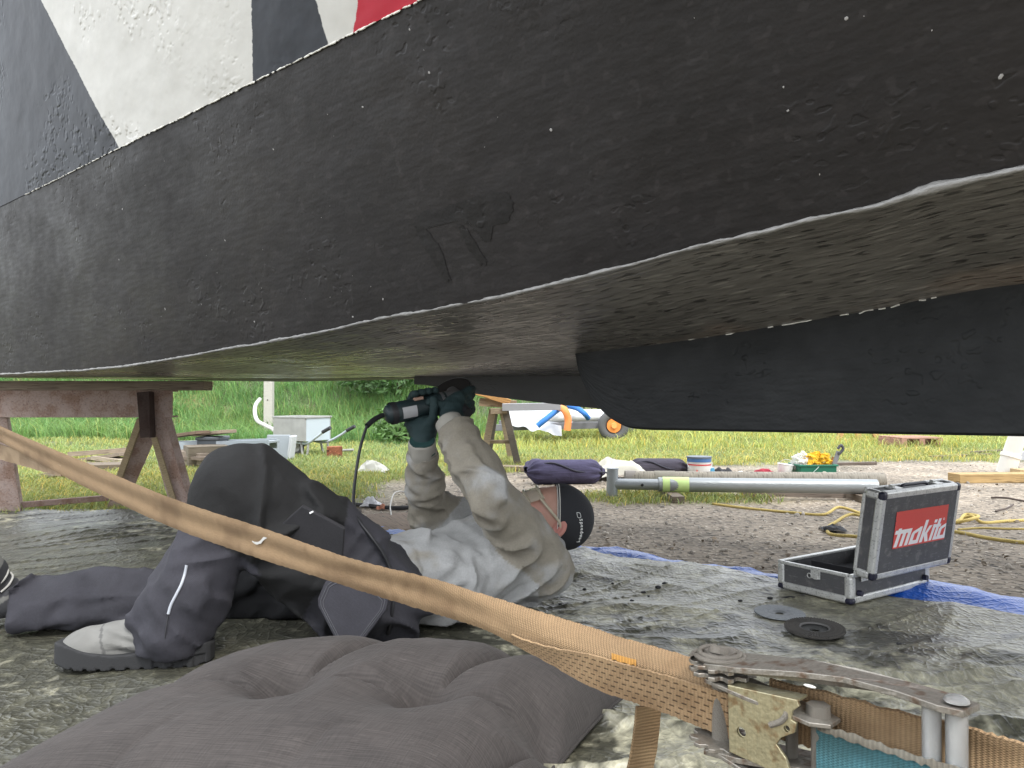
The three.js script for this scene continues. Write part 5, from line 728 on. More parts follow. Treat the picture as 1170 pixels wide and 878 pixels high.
  { const font = await new FontLoader().loadAsync('fonts/droid/droid_sans_bold.typeface.json'), gl = []; const onCap = (px, py) => { let d = 2.3; for (let i = 0; i < 300; i++) { const p = P(px, py, d), q = toL(p.x, p.y, p.z); if (cran(...q) < 0.0078) return p; d += 0.001; } return P(px, py, 2.42); };
    const word = 'Speedway', xs = curve([[584, 661], [600, 664.5], [612, 663.5], [622, 660]]); [...word].forEach((ch, i) => { const y = 594 + i * 3.5, p = onCap(xs(y), y), a = onCap(xs(y), y + 2), b = onCap(xs(y) + 2, y); const r = a.sub(p).normalize(), n = b.sub(p).cross(r).normalize(); if (n.z < 0) n.negate(); const u = n.clone().cross(r); const g = new TextGeometry(ch, { font, size: 0.0105, depth: 0.0008, curveSegments: 3 }); g.translate(-0.003, -0.0045, 0.0008); g.applyMatrix4(new THREE.Matrix4().makeBasis(r, u, n).setPosition(p)); gl.push(g); });
    const f = [[659, 586], [662.5, 586.5], [663.5, 591.5], [660.5, 591.5], [659, 586]].map(([x, y]) => onCap(x, y).add(V(0, 0, 0.001))); gl.push(tube(f, 0.0009, 30, 4)); wpart(cap, 'lettering', join(gl), std([0.75, 0.75, 0.73], 0.6)); }
  // --- safety glasses ---
  { const fr = std([0.45, 0.40, 0.30], 0.35), lens = phys([0.75, 0.7, 0.58], 0.15, { transmission: 0.5, thickness: 0 }), arc = s => { const q = []; for (let i = 0; i <= 20; i++) { const a = lerp(-1.15, 1.15, i / 20); q.push(toW(0.064 + 0.052 * Math.cos(a) - 0.006 * s, -0.010 + 0.021 * s, 0.070 * Math.sin(a))); } return tube(q, 0.0045, 50, 7); };
    const gs = wpart(man, 'safety_glasses', join(arc(1), arc(-1), ...[-1, 1].map(k => tube([toW(0.086, 0.004, 0.066 * k), toW(0.05, 0.008, 0.081 * k), toW(-0.005, 0.012, 0.084 * k), toW(-0.022, 0.006, 0.084 * k)], 0.0045, 30, 7))), fr); gs.userData.label = 'beige framed safety glasses';
    wpart(gs, 'lens', grid(30, 8, (u, v) => { const a = lerp(-1.12, 1.12, u), s = lerp(-1, 1, v); return toW(0.063 + 0.052 * Math.cos(a) - 0.006 * s, -0.010 + 0.0205 * s, 0.0695 * Math.sin(a)); }), lens); }
  // --- angle grinder, held up to the hull: a thing of its own ---
  const gT = P(441, 474, 2.25), gH = P(512, 460, 2.33), gd = gH.clone().sub(gT).normalize(), gL = gT.distanceTo(gH);
  const gr0 = thing('angle_grinder', 'dark teal angle grinder pressed against the hull bottom', 'power tool', gT.clone());
  const teal = std([0.012, 0.024, 0.027], 0.45, { bumpMap: fleece, bumpScale: 0.0006 }), gblk = std([0.014, 0.014, 0.016], 0.55), gmet = std([0.28, 0.28, 0.285], 0.4, { metalness: 0.8 });
  const gm = new THREE.Matrix4().lookAt(gT, gH, V(0, 1, 0)).setPosition(gT), onAxis = g => g.applyMatrix4(gm);   // local -z runs along the tool
  const lath = (pts, seg = 28) => onAxis(new THREE.LatheGeometry(pts.map(([r, y]) => new THREE.Vector2(r, y)), seg).rotateX(-Math.PI / 2));
  wpart(gr0, 'motor_body', lath([[0, -0.004], [0.018, -0.003], [0.026, 0.004], [0.031, 0.03], [0.031, 0.07], [0.027, 0.10], [0.028, 0.13], [0.033, 0.15], [0.034, gL - 0.01], [0.03, gL], [0, gL]]), teal);
  wpart(gr0, 'rear_cap', lath([[0.0315, 0.012], [0.0325, 0.014], [0.0325, 0.028], [0.0315, 0.03]]), gblk);
  wpart(gr0, 'rating_plate', onAxis(grid(10, 6, (u, v) => { const a = lerp(-0.55, 0.55, u) - 0.15; return V(0.0318 * Math.cos(a), 0.0316 * Math.sin(a), -lerp(0.042, 0.085, v)); })), std([0.36, 0.36, 0.37], 0.5)).userData.label = 'small pale rating plate on the motor body';
  wpart(gr0, 'slide_switch', onAxis(box(0.014, 0.01, 0.03, 0.003).translate(0.010, 0.028, -0.10)), std([0.32, 0.20, 0.15], 0.5)).userData.label = 'worn pinkish slide switch';
  for (let i = 0; i < 5; i++) wpart(gr0, 'vent_slot', onAxis(box(0.004, 0.004, 0.018, 0.001).rotateZ(0).translate(0.031 - i * 0.002, 0.012 + i * 0.005 - 0.014, -0.142)), gblk);
  const hd = gH.clone().addScaledVector(gd, 0.02), dn = V(-0.30, 0.80, 0.53).normalize(), dc = P(516, 447, 2.37);
  const hs = (x, y, z) => smin(cone(x, y, z, gH.clone().addScaledVector(gd, -0.02), hd, 0.034, 0.031), cone(x, y, z, hd, dc.clone().addScaledVector(dn, -0.012), 0.03, 0.022), 0.02);
  wpart(gr0, 'gear_head', boxUV(nets(hs, V(hd.x - 0.09, hd.y - 0.07, hd.z - 0.09), V(hd.x + 0.09, hd.y + 0.09, hd.z + 0.09), 0.004)), gmet);
  const along2 = (g) => { Q.setFromUnitVectors(V(0, 1, 0), dn); return g.applyQuaternion(Q).translate(dc.x, dc.y, dc.z); };
  wpart(gr0, 'blade_guard', along2(new THREE.LatheGeometry([[0.02, -0.014], [0.062, -0.013], [0.064, -0.011], [0.064, 0.004], [0.0625, 0.004], [0.0625, -0.010], [0.02, -0.012]].map(([r, y]) => new THREE.Vector2(r, y)), 40, 0.3, 3.6)), gmet);
  wpart(gr0, 'grinding_disc', along2(new THREE.LatheGeometry([[0.004, 0], [0.02, 0.0005], [0.026, 0.005], [0.058, 0.006], [0.060, 0.004], [0.058, 0.001], [0.02, -0.003], [0.004, -0.003]].map(([r, y]) => new THREE.Vector2(r, y)), 48)), std([0.022, 0.02, 0.019], 0.45));
  wpart(gr0, 'flange_nut', along2(new THREE.CylinderGeometry(0.013, 0.014, 0.006, 18).translate(0, 0.004, 0)), std([0.4, 0.4, 0.4], 0.3, { metalness: 0.9 }));
  wpart(gr0, 'side_handle', rod(hd.clone().add(V(0.01, 0.0, 0.03)), hd.clone().add(V(0.045, -0.035, 0.085)), 0.011, 0.015, 14), gblk);
  const gp = (px, py, o) => { const p = G(px, py, 0); p.y = o; return p; };
  const uni = (x, y, z) => Math.min(pants(x, y, z), shirt(x, y, z)), both = (x, y) => hit(uni, x, y, 1.65, 0.007);
  const cab = [gT.clone().addScaledVector(gd, -0.01), P(430, 478, 2.22), P(419, 487, 2.19), P(412, 510, 2.15), P(406, 545, 2.1), P(404, 575, 2.02), both(412, 598), both(425, 615), both(438, 634)];
  wpart(gr0, 'strain_relief', tube([cab[0], P(434, 476, 2.235), P(427, 480, 2.215), P(419, 487, 2.19)], 0.0075, 24, 10), gblk);
  const rest = [both(446, 652), both(450, 675), both(448, 700), both(444, 722), gp(438, 745, 0.04), gp(425, 760, 0.035)];
  wpart(gr0, 'power_cable', tube([...cab.slice(2), ...rest], 0.0042, 160, 8), gblk);
  // --- gloved hands ---
  const gloveMat = std([0.012, 0.030, 0.032], 0.8, { bumpMap: fleece, bumpScale: 0.0012 });
  function glove(w, palm, r, fingers, thumb, lab, cuffTo) {
    const segs = []; const chain = (q, a, b) => { for (let i = 0; i < q.length - 1; i++) segs.push([q[i], q[i + 1], lerp(a, b, i / (q.length - 1)), lerp(a, b, (i + 1) / (q.length - 1))]); };
    fingers.forEach(f => chain(f, 0.0125, 0.0095)); const ts = thumb;
    const f = (x, y, z) => { let d = cone(x, y, z, w, palm[0], 0.033, 0.036); d = smin(d, cone(x, y, z, palm[0], palm[1], 0.030, 0.024), 0.02); d = smin(d, cone(x, y, z, palm[0], palm[2], 0.028, 0.022), 0.02); let e = 1; for (const s of segs) e = Math.min(e, cone(x, y, z, ...s)); d = smin(d, e, 0.008); let t = 1; for (let i = 0; i < ts.length - 1; i++) t = Math.min(t, cone(x, y, z, ts[i], ts[i + 1], 0.0145 - 0.002 * i, 0.0125 - 0.001 * i)); d = smin(d, t, 0.01); return d - 0.0014 * n3(x * 70, y * 70, z * 70) - 0.002 * ridge(n3(x * 30, y * 60, z * 30)); };
    const b = new THREE.Box3(); [w, ...palm, ...fingers.flat(), ...ts].forEach(p => b.expandByPoint(p)); b.expandByScalar(0.05);
    const m = wpart(man, 'glove', boxUV(nets(f, b.min, b.max, 0.0034)), gloveMat); m.userData.label = lab;
  }
  const A = (k, up, out) => gT.clone().addScaledVector(gd, k).add(V(0, up, 0)).addScaledVector(V(-gd.z, 0, gd.x).normalize().multiplyScalar(gd.x > 0 ? 1 : -1), out);   // out > 0: towards the eye
  const fF = [0.085, 0.106, 0.127, 0.147].map((k, i) => [A(k, -0.045, -0.026), A(k, -0.012, -0.050), A(k + 0.003, 0.022, -0.044), A(k + 0.004, 0.042, -0.020), A(k + 0.004, 0.044, 0.002 - 0.004 * (i === 3))]);
  glove(J.wrF, [A(0.115, -0.062, 0.0), A(0.088, -0.044, -0.018), A(0.142, -0.044, -0.016)], 0, fF, [A(0.118, -0.055, 0.022), A(0.128, -0.030, 0.043), A(0.132, -0.002, 0.046), A(0.130, 0.020, 0.040)], 'dark glove gripping the motor body');
  const B = (r, u, o) => hd.clone().addScaledVector(gd, r).add(V(0, u, 0)).add(V(0, 0, o));
  const fN = [0, 1, 2, 3].map(i => { const y = -0.040 + i * 0.021; return [B(0.020, y - 0.012, 0.040), B(0.048, y, 0.020), B(0.056, y + 0.004, -0.010), B(0.046, y + 0.006, -0.036), B(0.026, y + 0.006, -0.046)]; });
  glove(J.wrN, [B(-0.002, -0.030, 0.052), B(0.018, -0.044, 0.044), B(0.016, 0.004, 0.046)], 0, fN, [B(-0.008, -0.022, 0.056), B(-0.034, -0.008, 0.046), B(-0.056, 0.006, 0.040), B(-0.074, 0.012, 0.038)], 'dark glove gripping the gear head');
  for (const [e, w] of [[J.elF, J.wrF]]) { const z = w.clone().sub(e).normalize(), c = w.clone().addScaledVector(z, 0.012); wpart(man, 'glove_cuff', rod(c.clone().addScaledVector(z, -0.016), c.clone().addScaledVector(z, 0.022), 0.0405, 0.0365, 28), std([0.012, 0.055, 0.052], 0.9, { bumpMap: fleece, bumpScale: 0.002 })); }
}
// ---------- yard things around and behind ----------
const woodTex = tex(512, 128, (u, v, o) => { const g = pn(u * 4, v * 60, 60, 501), k = 0.8 + 0.22 * g + 0.2 * pfbm(u, v, 4, 4, 502), d = sstep(0.35, 0.6, pn(u * 7, v * 40, 40, 503)); o[0] = k * (1 - 0.35 * d); o[1] = k * (0.97 - 0.36 * d); o[2] = k * (0.93 - 0.36 * d); }, true, [1.5, 4]);
const wood = c => std(c, 0.85, { map: woodTex, bumpMap: woodTex, bumpScale: 0.003 });
const rustTex = tex(512, 512, (u, v, o) => { const r = 0.8 * sstep(-0.3, 0.55, pfbm(u, v, 5, 5, 511) + 0.45 * pfbm(u, v, 40, 3, 512)), k = 0.9 + 0.15 * pfbm(u, v, 30, 3, 513), s = 0.6 * sstep(0.5, 0.65, pn(u * 50, v * 50, 50, 514)); o[0] = k * lerp(0.66, 0.40, r) - 0.3 * s; o[1] = k * lerp(0.54, 0.25, r) - 0.25 * s; o[2] = k * lerp(0.49, 0.18, r) - 0.2 * s; }, true, [2.5, 2.5]);
const rustMat = std([0.62, 0.58, 0.56], 0.85, { map: rustTex, bumpMap: bw(256, 256, (u, v) => 0.5 + 0.4 * pfbm(u, v, 30, 4, 515), [5, 5]), bumpScale: 0.002 });
const gp = (px, py, o = 0) => { const p = G(px, py, 0); p.y = groundY(p.x, p.z) + o; return p; };
{ // rusty steel trestle carrying the hull
  const t = thing('steel_trestle', 'rusty painted steel trestle carrying the hull behind the taut strap', 'trestle', V(-2.3, 0, -4.1));
  const bx0 = -3.6, bx1 = P(200, 460, 4.02).x, z = -4.02, yb = P(0, 477, 4.02).y, yt = P(0, 446, 4.02).y;
  const channel = (a, b, w, fl, nrm) => { // web with two lips; nrm: the way the web faces
    const L = b.clone().sub(a).normalize(), s = L.clone().cross(nrm).normalize(), gs = [bar(a, b, w - 0.0, 0.008, nrm, 0.002)]; for (const k of [-1, 1]) { const o = s.clone().multiplyScalar(k * (w / 2 - 0.004)).addScaledVector(nrm, -fl / 2 - 0.0035); gs.push(bar(a.clone().add(o), b.clone().add(o), 0.008, fl, nrm, 0.002)); } return gs; };
  const zc = V(0, 0, 1), [w0, f1, f2] = channel(V(bx0, (yb + yt) / 2, z + 0.03), V(bx1, (yb + yt) / 2, z + 0.03), yt - yb, 0.065, zc); part; wpart(t, 'beam_web', w0, rustMat).userData.label = 'pinkish brown beam of the trestle'; wpart(t, 'beam_flange', f1, rustMat); wpart(t, 'beam_flange', f2, rustMat);
  const legs = [[P(178, 474, 4.04), P(131, 572, 4.25), 0.085, V(0.4, 0, 0.9)], [P(176, 474, 4.0), P(209, 588, 4.02), 0.11, V(-0.25, 0, 0.95)], [P(-6, 474, 4.0), P(12, 590, 4.08), 0.10, V(0.3, 0, 0.95)], [P(-20, 474, 4.1), P(-70, 580, 4.3), 0.09, V(0.3, 0, 0.95)]];
  for (const [a, b, w, n] of legs) { b.y = groundY(b.x, b.z) + 0.002; const nn = n.normalize(), [g0, g1, g2] = channel(a, b, w, 0.05, nn); const l = wpart(t, 'leg', g0, rustMat); wpart(l, 'leg_flange', g1, rustMat); wpart(l, 'leg_flange', g2, rustMat); }
  wpart(t, 'upright', join(bar(P(164, 448, 3.96), P(168, 500, 3.96), 0.07, 0.008, zc), bar(P(172, 448, 3.96), P(174, 500, 3.96), 0.008, 0.06, zc)), std([0.10, 0.08, 0.075], 0.9, { map: rustTex })).userData.label = 'dark angle iron upright clamped to the beam';
  wpart(t, 'brace', bar(P(176, 500, 3.97), P(198, 572, 3.99), 0.03, 0.012, zc), wood([0.35, 0.28, 0.17])); wpart(t, 'brace', bar(P(160, 480, 3.98), P(134, 552, 4.15), 0.035, 0.012, zc), wood([0.33, 0.26, 0.16]));
  wpart(t, 'foot_rail', bar(P(14, 578, 4.1), P(124, 569, 4.3), 0.035, 0.03), std([0.42, 0.36, 0.33], 0.9, { map: rustTex }));
  const pk = bar(P(-160, 441, 4.03), P(238, 441, 4.03), 0.12, 0.048, V(0, 1, 0), 0.004); solo('packing_plank', pk, wood([0.30, 0.25, 0.20]), 'weathered plank packed between trestle beam and hull', 'plank');
}
{ // wooden trestle with wedges, farther under the hull
  const t = thing('wooden_trestle', 'pale wooden trestle standing behind the raised forearm', 'trestle', V(-0.1, 0, -6.9)), w = wood([0.36, 0.29, 0.2]), dk = wood([0.16, 0.14, 0.12]);
  const d = 6.9, L = (a, b, m) => { b.y = groundY(b.x, b.z) + 0.003; wpart(t, 'leg', bar(a, b, 0.06, 0.05, V(0, 0, 1)), m); };
  L(P(563, 468, d), P(551, 534, d), w); L(P(577, 468, d), P(592, 534, d), dk); L(P(566, 468, d + 0.4), P(557, 526, d + 0.55), dk); L(P(574, 468, d + 0.4), P(584, 526, d + 0.55), w);
  wpart(t, 'top_rail', bar(P(570, 470, d - 0.25), P(570, 470, d + 0.7), 0.14, 0.05), w); wpart(t, 'side_rail', bar(P(548, 505, d + 0.05), P(590, 505, d + 0.05), 0.05, 0.03), w);
  solo('timber_block', bar(P(548, 462, d), P(590, 465, d), 0.16, 0.07).translate(0, 0.02, 0), wood([0.34, 0.25, 0.16]), 'rough timber block on top of the wooden trestle', 'block');
  const wd = bar(P(541, 447, d - 0.05), P(583, 460, d - 0.05), 0.14, 0.05, V(0, 1, 0)); solo('timber_wedge', wd, wood([0.55, 0.30, 0.11]), 'orange brown timber wedge driven under the hull beside the disc', 'wedge');
  solo('timber_wedge', bar(P(560, 446, d + 0.1), P(592, 466, d + 0.1), 0.1, 0.04, V(0, 1, 0)), wood([0.22, 0.14, 0.08]), 'dark timber wedge leaning on the block under the hull', 'wedge');
  solo('grey_board', bar(P(574, 465.5, d - 0.3), P(640, 464.5, d - 0.3), 0.2, 0.06, V(0, 1, 0)), std([0.30, 0.30, 0.31], 0.6), 'smooth pale grey board resting on the wooden trestle', 'board');
  solo('foot_board', bar(gp(540, 536, 0.02), gp(606, 538, 0.02), 0.12, 0.035), wood([0.28, 0.23, 0.17]), 'weathered board lying under the feet of the wooden trestle', 'board');
}
// boards lying in a heap beyond the trestle
{
  const r = rng(61), cols = [[0.36, 0.29, 0.22], [0.30, 0.25, 0.2], [0.24, 0.19, 0.15], [0.42, 0.36, 0.28], [0.20, 0.14, 0.10]];
  const B = [[84, 519, 150, 514, 'grey weathered plank, topmost of the heap behind the trestle leg'], [92, 526, 142, 519, 'pale split plank sloping across the heap'], [95, 529, 146, 530, 'brown plank lying flat in the heap'], [112, 523, 150, 528, 'thin dark batten crossing the heap'], [86, 533, 148, 534, 'sun bleached plank at the bottom of the heap'], [48, 545, 72, 541, 'short broken board alone in the grass'], [203, 517, 236, 521, 'brown plank end sticking out beside the trestle leg'], [205, 523, 238, 524, 'pale plank end below the grey channel'], [206, 529, 240, 528, 'grey plank end on the grass behind the knee'], [196, 499, 232, 494, 'rust brown board lying on the grey channel'], [228, 497, 262, 493, 'shorter rust brown board beside another on the channel']];
  B.forEach(([x0, y0, x1, y1, lab], i) => { const d = i < 5 || (i > 5 && i < 9) ? 7.3 - 0.06 * i : i === 5 ? 6.0 : 7.25, a = P(x0, y0, d), b = P(x1, y1, d - 0.15 - 0.2 * r()); const g = bar(a, b, 0.10 + 0.05 * r(), 0.025 + 0.02 * r()); solo('plank', g, wood(cols[i % 5]), lab, 'plank', 'boards heaped behind the trestle'); });
  solo('plank', bar(gp(85, 537, 0.02), gp(160, 536, 0.02), 0.3, 0.06), wood([0.2, 0.16, 0.12]), 'thick dark board carrying the heap of planks', 'plank', 'boards heaped behind the trestle');
  solo('support_block', bar(gp(212, 534, 0.03), gp(258, 532, 0.03), 0.3, 0.18).translate(0, 0.06, 0), wood([0.2, 0.17, 0.13]), 'dark sleeper under the grey channel behind the knee', 'block');
  const ch = thing('grey_channel', 'long light grey channel section lying across the sleepers', 'channel', V(-2.6, 0.28, -7.2)), gm = std([0.27, 0.30, 0.32], 0.5), a = P(198, 508, 7.2), b = P(312, 505, 7.0);
  wpart(ch, 'web', bar(a, b, 0.24, 0.02), gm); wpart(ch, 'lip', bar(a.clone().add(V(0, -0.02, 0.12)), b.clone().add(V(0, -0.02, 0.12)), 0.015, 0.09), std([0.33, 0.37, 0.40], 0.5)); wpart(ch, 'lip', bar(a.clone().add(V(0, -0.02, -0.12)), b.clone().add(V(0, -0.02, -0.12)), 0.015, 0.09), gm);
  const bx = P(243, 521, 7.1); const cr = thing('dark_crate', 'dark grey crate beside the sleeper under the channel', 'crate', V(bx.x, groundY(bx.x, bx.z), bx.z)); part(cr, 'shell', box(0.2, 0.24, 0.25, 0.02, 2).translate(0, 0.12, 0), std([0.06, 0.07, 0.08], 0.6)); part(cr, 'rim', box(0.22, 0.03, 0.27, 0.01).translate(0, 0.235, 0), std([0.08, 0.09, 0.1], 0.6));
  const e = P(320, 522, 7.4), pn2 = thing('grey_fibreglass_panel', 'pale grey moulded panel standing behind the knee', 'panel', V(e.x, groundY(e.x, e.z), e.z)); part(pn2, 'face', box(0.22, 0.24, 0.03, 0.012, 2).rotateX(-0.2).translate(-0.02, 0.12, 0), gm); part(pn2, 'flange', box(0.035, 0.23, 0.16, 0.012, 2).rotateZ(-0.12).translate(0.095, 0.115, -0.05), std([0.5, 0.52, 0.54], 0.5));
}
{ // wheelbarrow with a square metal tub
  const c = gp(345, 520), t = thing('wheelbarrow', 'grey square tub wheelbarrow parked at the foot of the bank', 'wheelbarrow', c, -0.5), zn = std([0.40, 0.40, 0.38], 0.55, { metalness: 0.2, map: tex(256, 256, (u, v, o) => { const k = 0.85 + 0.2 * pfbm(u, v, 5, 4, 521); o[0] = k; o[1] = k; o[2] = k; }, true, [2, 2]) }), pale = std([0.46, 0.52, 0.56], 0.5), y0 = 0.16, h = 0.235, W = 0.44, D = 0.36;
  part(t, 'tub_side', box(W, h, 0.012, 0.004).translate(0, y0 + h / 2, D / 2), zn); part(t, 'tub_side', box(W, h, 0.012, 0.004).translate(0, y0 + h / 2, -D / 2), zn); part(t, 'tub_end', box(0.012, h, D - 0.014, 0.004).translate(W / 2 - 0.006, y0 + h / 2, 0), pale).userData.label = 'pale bluish end panel'; part(t, 'tub_end', box(0.012, h, D - 0.014, 0.004).translate(-W / 2 + 0.006, y0 + h / 2, 0), zn); part(t, 'tub_floor', box(W - 0.02, 0.012, D - 0.02, 0.003).translate(0, y0 + 0.008, 0), zn);
  for (const s of [-1, 1]) { part(t, 'rim', box(W + 0.03, 0.018, 0.022, 0.004).translate(0, y0 + h + 0.004, s * D / 2), zn); part(t, 'rim', box(0.022, 0.018, D - 0.024, 0.004).translate(s * W / 2, y0 + h + 0.004, 0), zn); }
  part(t, 'tub_lid', box(W - 0.026, 0.008, D - 0.026, 0.003).translate(0, y0 + h - 0.004, 0), zn);
  const wh = part(t, 'wheel', new THREE.CylinderGeometry(0.06, 0.06, 0.03, 20).rotateX(Math.PI / 2).translate(-0.05, 0.09, 0.02), std([0.4, 0.4, 0.38], 0.5)); part(wh, 'tyre', new THREE.TorusGeometry(0.068, 0.024, 10, 26).translate(-0.05, 0.09, 0.02), std([0.10, 0.10, 0.095], 0.9));
  for (const s of [-1, 1]) { part(t, 'strut', rod(V(-0.05, 0.09, s * 0.06), V(0.05, y0, s * 0.12), 0.012, 0.012, 8), zn); part(t, 'leg', tube([V(0.12, y0, s * 0.14), V(0.16, 0.01, s * 0.15), V(0.2, 0.01, s * 0.15), V(0.22, y0, s * 0.14)], 0.012, 20, 6), zn); const hd = part(t, 'handle', tube([V(-0.02, y0 - 0.01, s * 0.13), V(0.2, y0 - 0.02, s * 0.14), V(0.34, y0 + 0.04, s * 0.17), V(0.46, y0 + 0.11, s * 0.18)], 0.013, 24, 8), pale); part(hd, 'grip', rod(V(0.44, y0 + 0.10, s * 0.179), V(0.54, y0 + 0.145, s * 0.182), 0.018, 0.018, 10), std([0.04, 0.04, 0.045], 0.8)); }
}
{ const p = P(307, 492, 10.6), conc = std([0.45, 0.43, 0.38], 0.95, { bumpMap: dirtBump, bumpScale: 0.004 }), t = thing('concrete_post', 'upright weathered concrete post on the grassy bank', 'post', V(p.x, groundY(p.x, p.z), p.z)); part(t, 'shaft', box(0.115, 1.5, 0.115, 0.012, 2).translate(0, 0.7, 0), conc); part(t, 'cap', new THREE.ConeGeometry(0.082, 0.06, 4).rotateY(Math.PI / 4).translate(0, 1.48, 0), conc); for (const y of [0.25, 0.55, 0.9]) part(t, 'wire_hole', new THREE.CylinderGeometry(0.010, 0.010, 0.01, 10).rotateX(Math.PI / 2).translate(0, y, 0.056), std([0.1, 0.09, 0.08], 1)); }
{ const d = 8.9, q = [[297, 456], [292, 463], [291, 472], [294, 481], [304, 487], [313, 492], [317, 500], [318, 508]].map(([x, y], i) => P(x, y, d - i * 0.08)); q[7].y = groundY(q[7].x, q[7].z) + 0.01; solo('white_hose', tube(q, 0.022, 60, 10), std([0.5, 0.5, 0.47], 0.6), 'bent white hose rising from the grass beside the wheelbarrow', 'hose'); }
{ const p = gp(382, 523), t = thing('brick', 'orange brick standing on the grass beside the wheelbarrow', 'brick', p, 0.25); part(t, 'fired_clay', box(0.15, 0.11, 0.1, 0.006).translate(0, 0.055, 0), std([0.46, 0.17, 0.09], 0.95, { map: dirtTex })); part(t, 'frog', box(0.1, 0.004, 0.05, 0.002).translate(0, 0.1105, 0), std([0.36, 0.13, 0.07], 0.95)); solo('steel_peg', rod(gp(391, 519, 0.04), gp(404, 519, 0.045), 0.013, 0.013, 10), std([0.35, 0.34, 0.32], 0.6), 'thin grey peg lying beside the orange brick', 'peg'); }
function scrap(px, py, w, h, dz, col, name, label, cat, seed, amp = 0.5) { const p = gp(px, py), s = rng(seed)() * 50, g = grid(40, 28, (u, v) => { const a = (u - 0.5) * 2, b = (v - 0.5) * 2, e = Math.max(0, 1 - a * a * 0.9) * Math.max(0, 1 - b * b * 0.9); return V(p.x + a * w / 2 + 0.12 * w * n3(u * 5, v * 5, s), p.y + 0.004 + h * Math.pow(e, 0.6) * (0.55 + amp * n3(u * 4, v * 4, s + 3) + amp * 0.6 * (1 - Math.abs(n3(u * 9, v * 9, s + 9)))), p.z + b * dz / 2 + 0.12 * dz * n3(u * 5, v * 5, s + 6)); }); return solo(name, g, std(col, 0.85, { bumpMap: dirtBump, bumpScale: 0.002 }), label, cat); }
scrap(426, 541, 0.22, 0.10, 0.16, [0.52, 0.51, 0.46], 'white_rag', 'crumpled white rag lying in the grass under the grinder cable', 'rag', 1);
scrap(424, 580, 0.10, 0.05, 0.1, [0.72, 0.72, 0.74], 'plastic_scrap', 'small scrap of white plastic beside the blue tarpaulin', 'scrap', 2);
scrap(436, 583, 0.05, 0.03, 0.06, [0.55, 0.25, 0.16], 'wrapper', 'small reddish wrapper on the earth beside the plastic scrap', 'wrapper', 3);
solo('black_hose', tube([gp(330, 572, 0.012), gp(372, 576, 0.012), gp(420, 581, 0.013), gp(455, 584, 0.012), gp(500, 580, 0.012), gp(545, 577, 0.012)], 0.011, 90, 8), std([0.03, 0.03, 0.032], 0.6), 'black hose lying on the earth behind the torso', 'hose');
solo('steel_wire', tube([gp(447, 592, 0.006), gp(446, 584, 0.03), gp(452, 576, 0.06), gp(462, 573, 0.05), gp(478, 575, 0.01)], 0.004, 50, 6), std([0.42, 0.4, 0.37], 0.5, { metalness: 0.5 }), 'loop of stiff grey wire behind the belly', 'wire');
scrap(400, 588, 0.12, 0.025, 0.12, [0.07, 0.06, 0.05], 'dark_rag', 'small dark rag on the earth behind the raised thigh', 'rag', 7);
solo('earth_board', bar(gp(395, 602, 0.008), gp(545, 592, 0.008), 0.5, 0.012), wood([0.34, 0.26, 0.2]), 'flat brown sheet of board on the ground behind the torso', 'board');
// ---------- boat fenders ----------
function fender(px, py, len, rad, turn, col, lab) {
  const c = gp(px, py), t = thing('boat_fender', lab, 'fender', V(c.x, c.y, c.z), turn, 'fenders in covers'), m = std(col, 0.95, { map: woodTex, bumpMap: dirtBump, bumpScale: 0.003 });
  const L = len / 2, prof = [[-L - 0.02, 0.02], [-L, rad * 0.45], [-L + 0.03, rad * 0.8], [-L + 0.08, rad * 0.98], [0, rad], [L - 0.08, rad * 0.97], [L - 0.03, rad * 0.75], [L, rad * 0.4], [L + 0.03, 0.015]], cu = curve(prof);
  part(t, 'cover', grid(70, 40, (u, v) => { const x = lerp(-L - 0.02, L + 0.03, u), a = v * 6.2832, e = sstep(L - 0.12, L, Math.abs(x)), r = cu(x) * (1 + e * 0.16 * Math.sin(a * 9) + 0.03 * n3(x * 9, Math.cos(a) * 2, Math.sin(a) * 2)); return V(x, rad * 0.96 + Math.sin(a) * r, Math.cos(a) * r); }, (u, v) => [u * len, v * 0.5]), m);
  part(t, 'draw_cord', join(tube([V(-L + 0.01, rad * 1.4, rad * 0.4), V(-L * 0.4, rad * 1.75, rad * 0.75), V(L * 0.3, rad * 1.1, rad * 1.04), V(L + 0.04, rad * 0.9, 0.04), V(L + 0.13, rad * 0.4, 0.03)], 0.006, 50, 6), new THREE.TorusGeometry(rad * 0.45, 0.006, 6, 24).rotateY(Math.PI / 2).translate(L, rad * 0.96, 0)), std([0.03, 0.03, 0.045], 0.8));
}
fender(646, 553, 0.50, 0.086, 0.06, [0.075, 0.07, 0.14], 'plump navy covered fender lying behind the cap');
fender(612, 546, 0.2, 0.07, 0.9, [0.08, 0.075, 0.135], 'short navy fender end poking out behind the plump one');
fender(752, 547, 0.42, 0.078, -0.04, [0.065, 0.06, 0.085], 'dusty dark fender lying beside the paint tub');
scrap(706, 548, 0.44, 0.20, 0.34, [0.52, 0.50, 0.43], 'canvas_sheet', 'stiff folded pale canvas sheet between the two fenders', 'canvas', 5, 0.35);
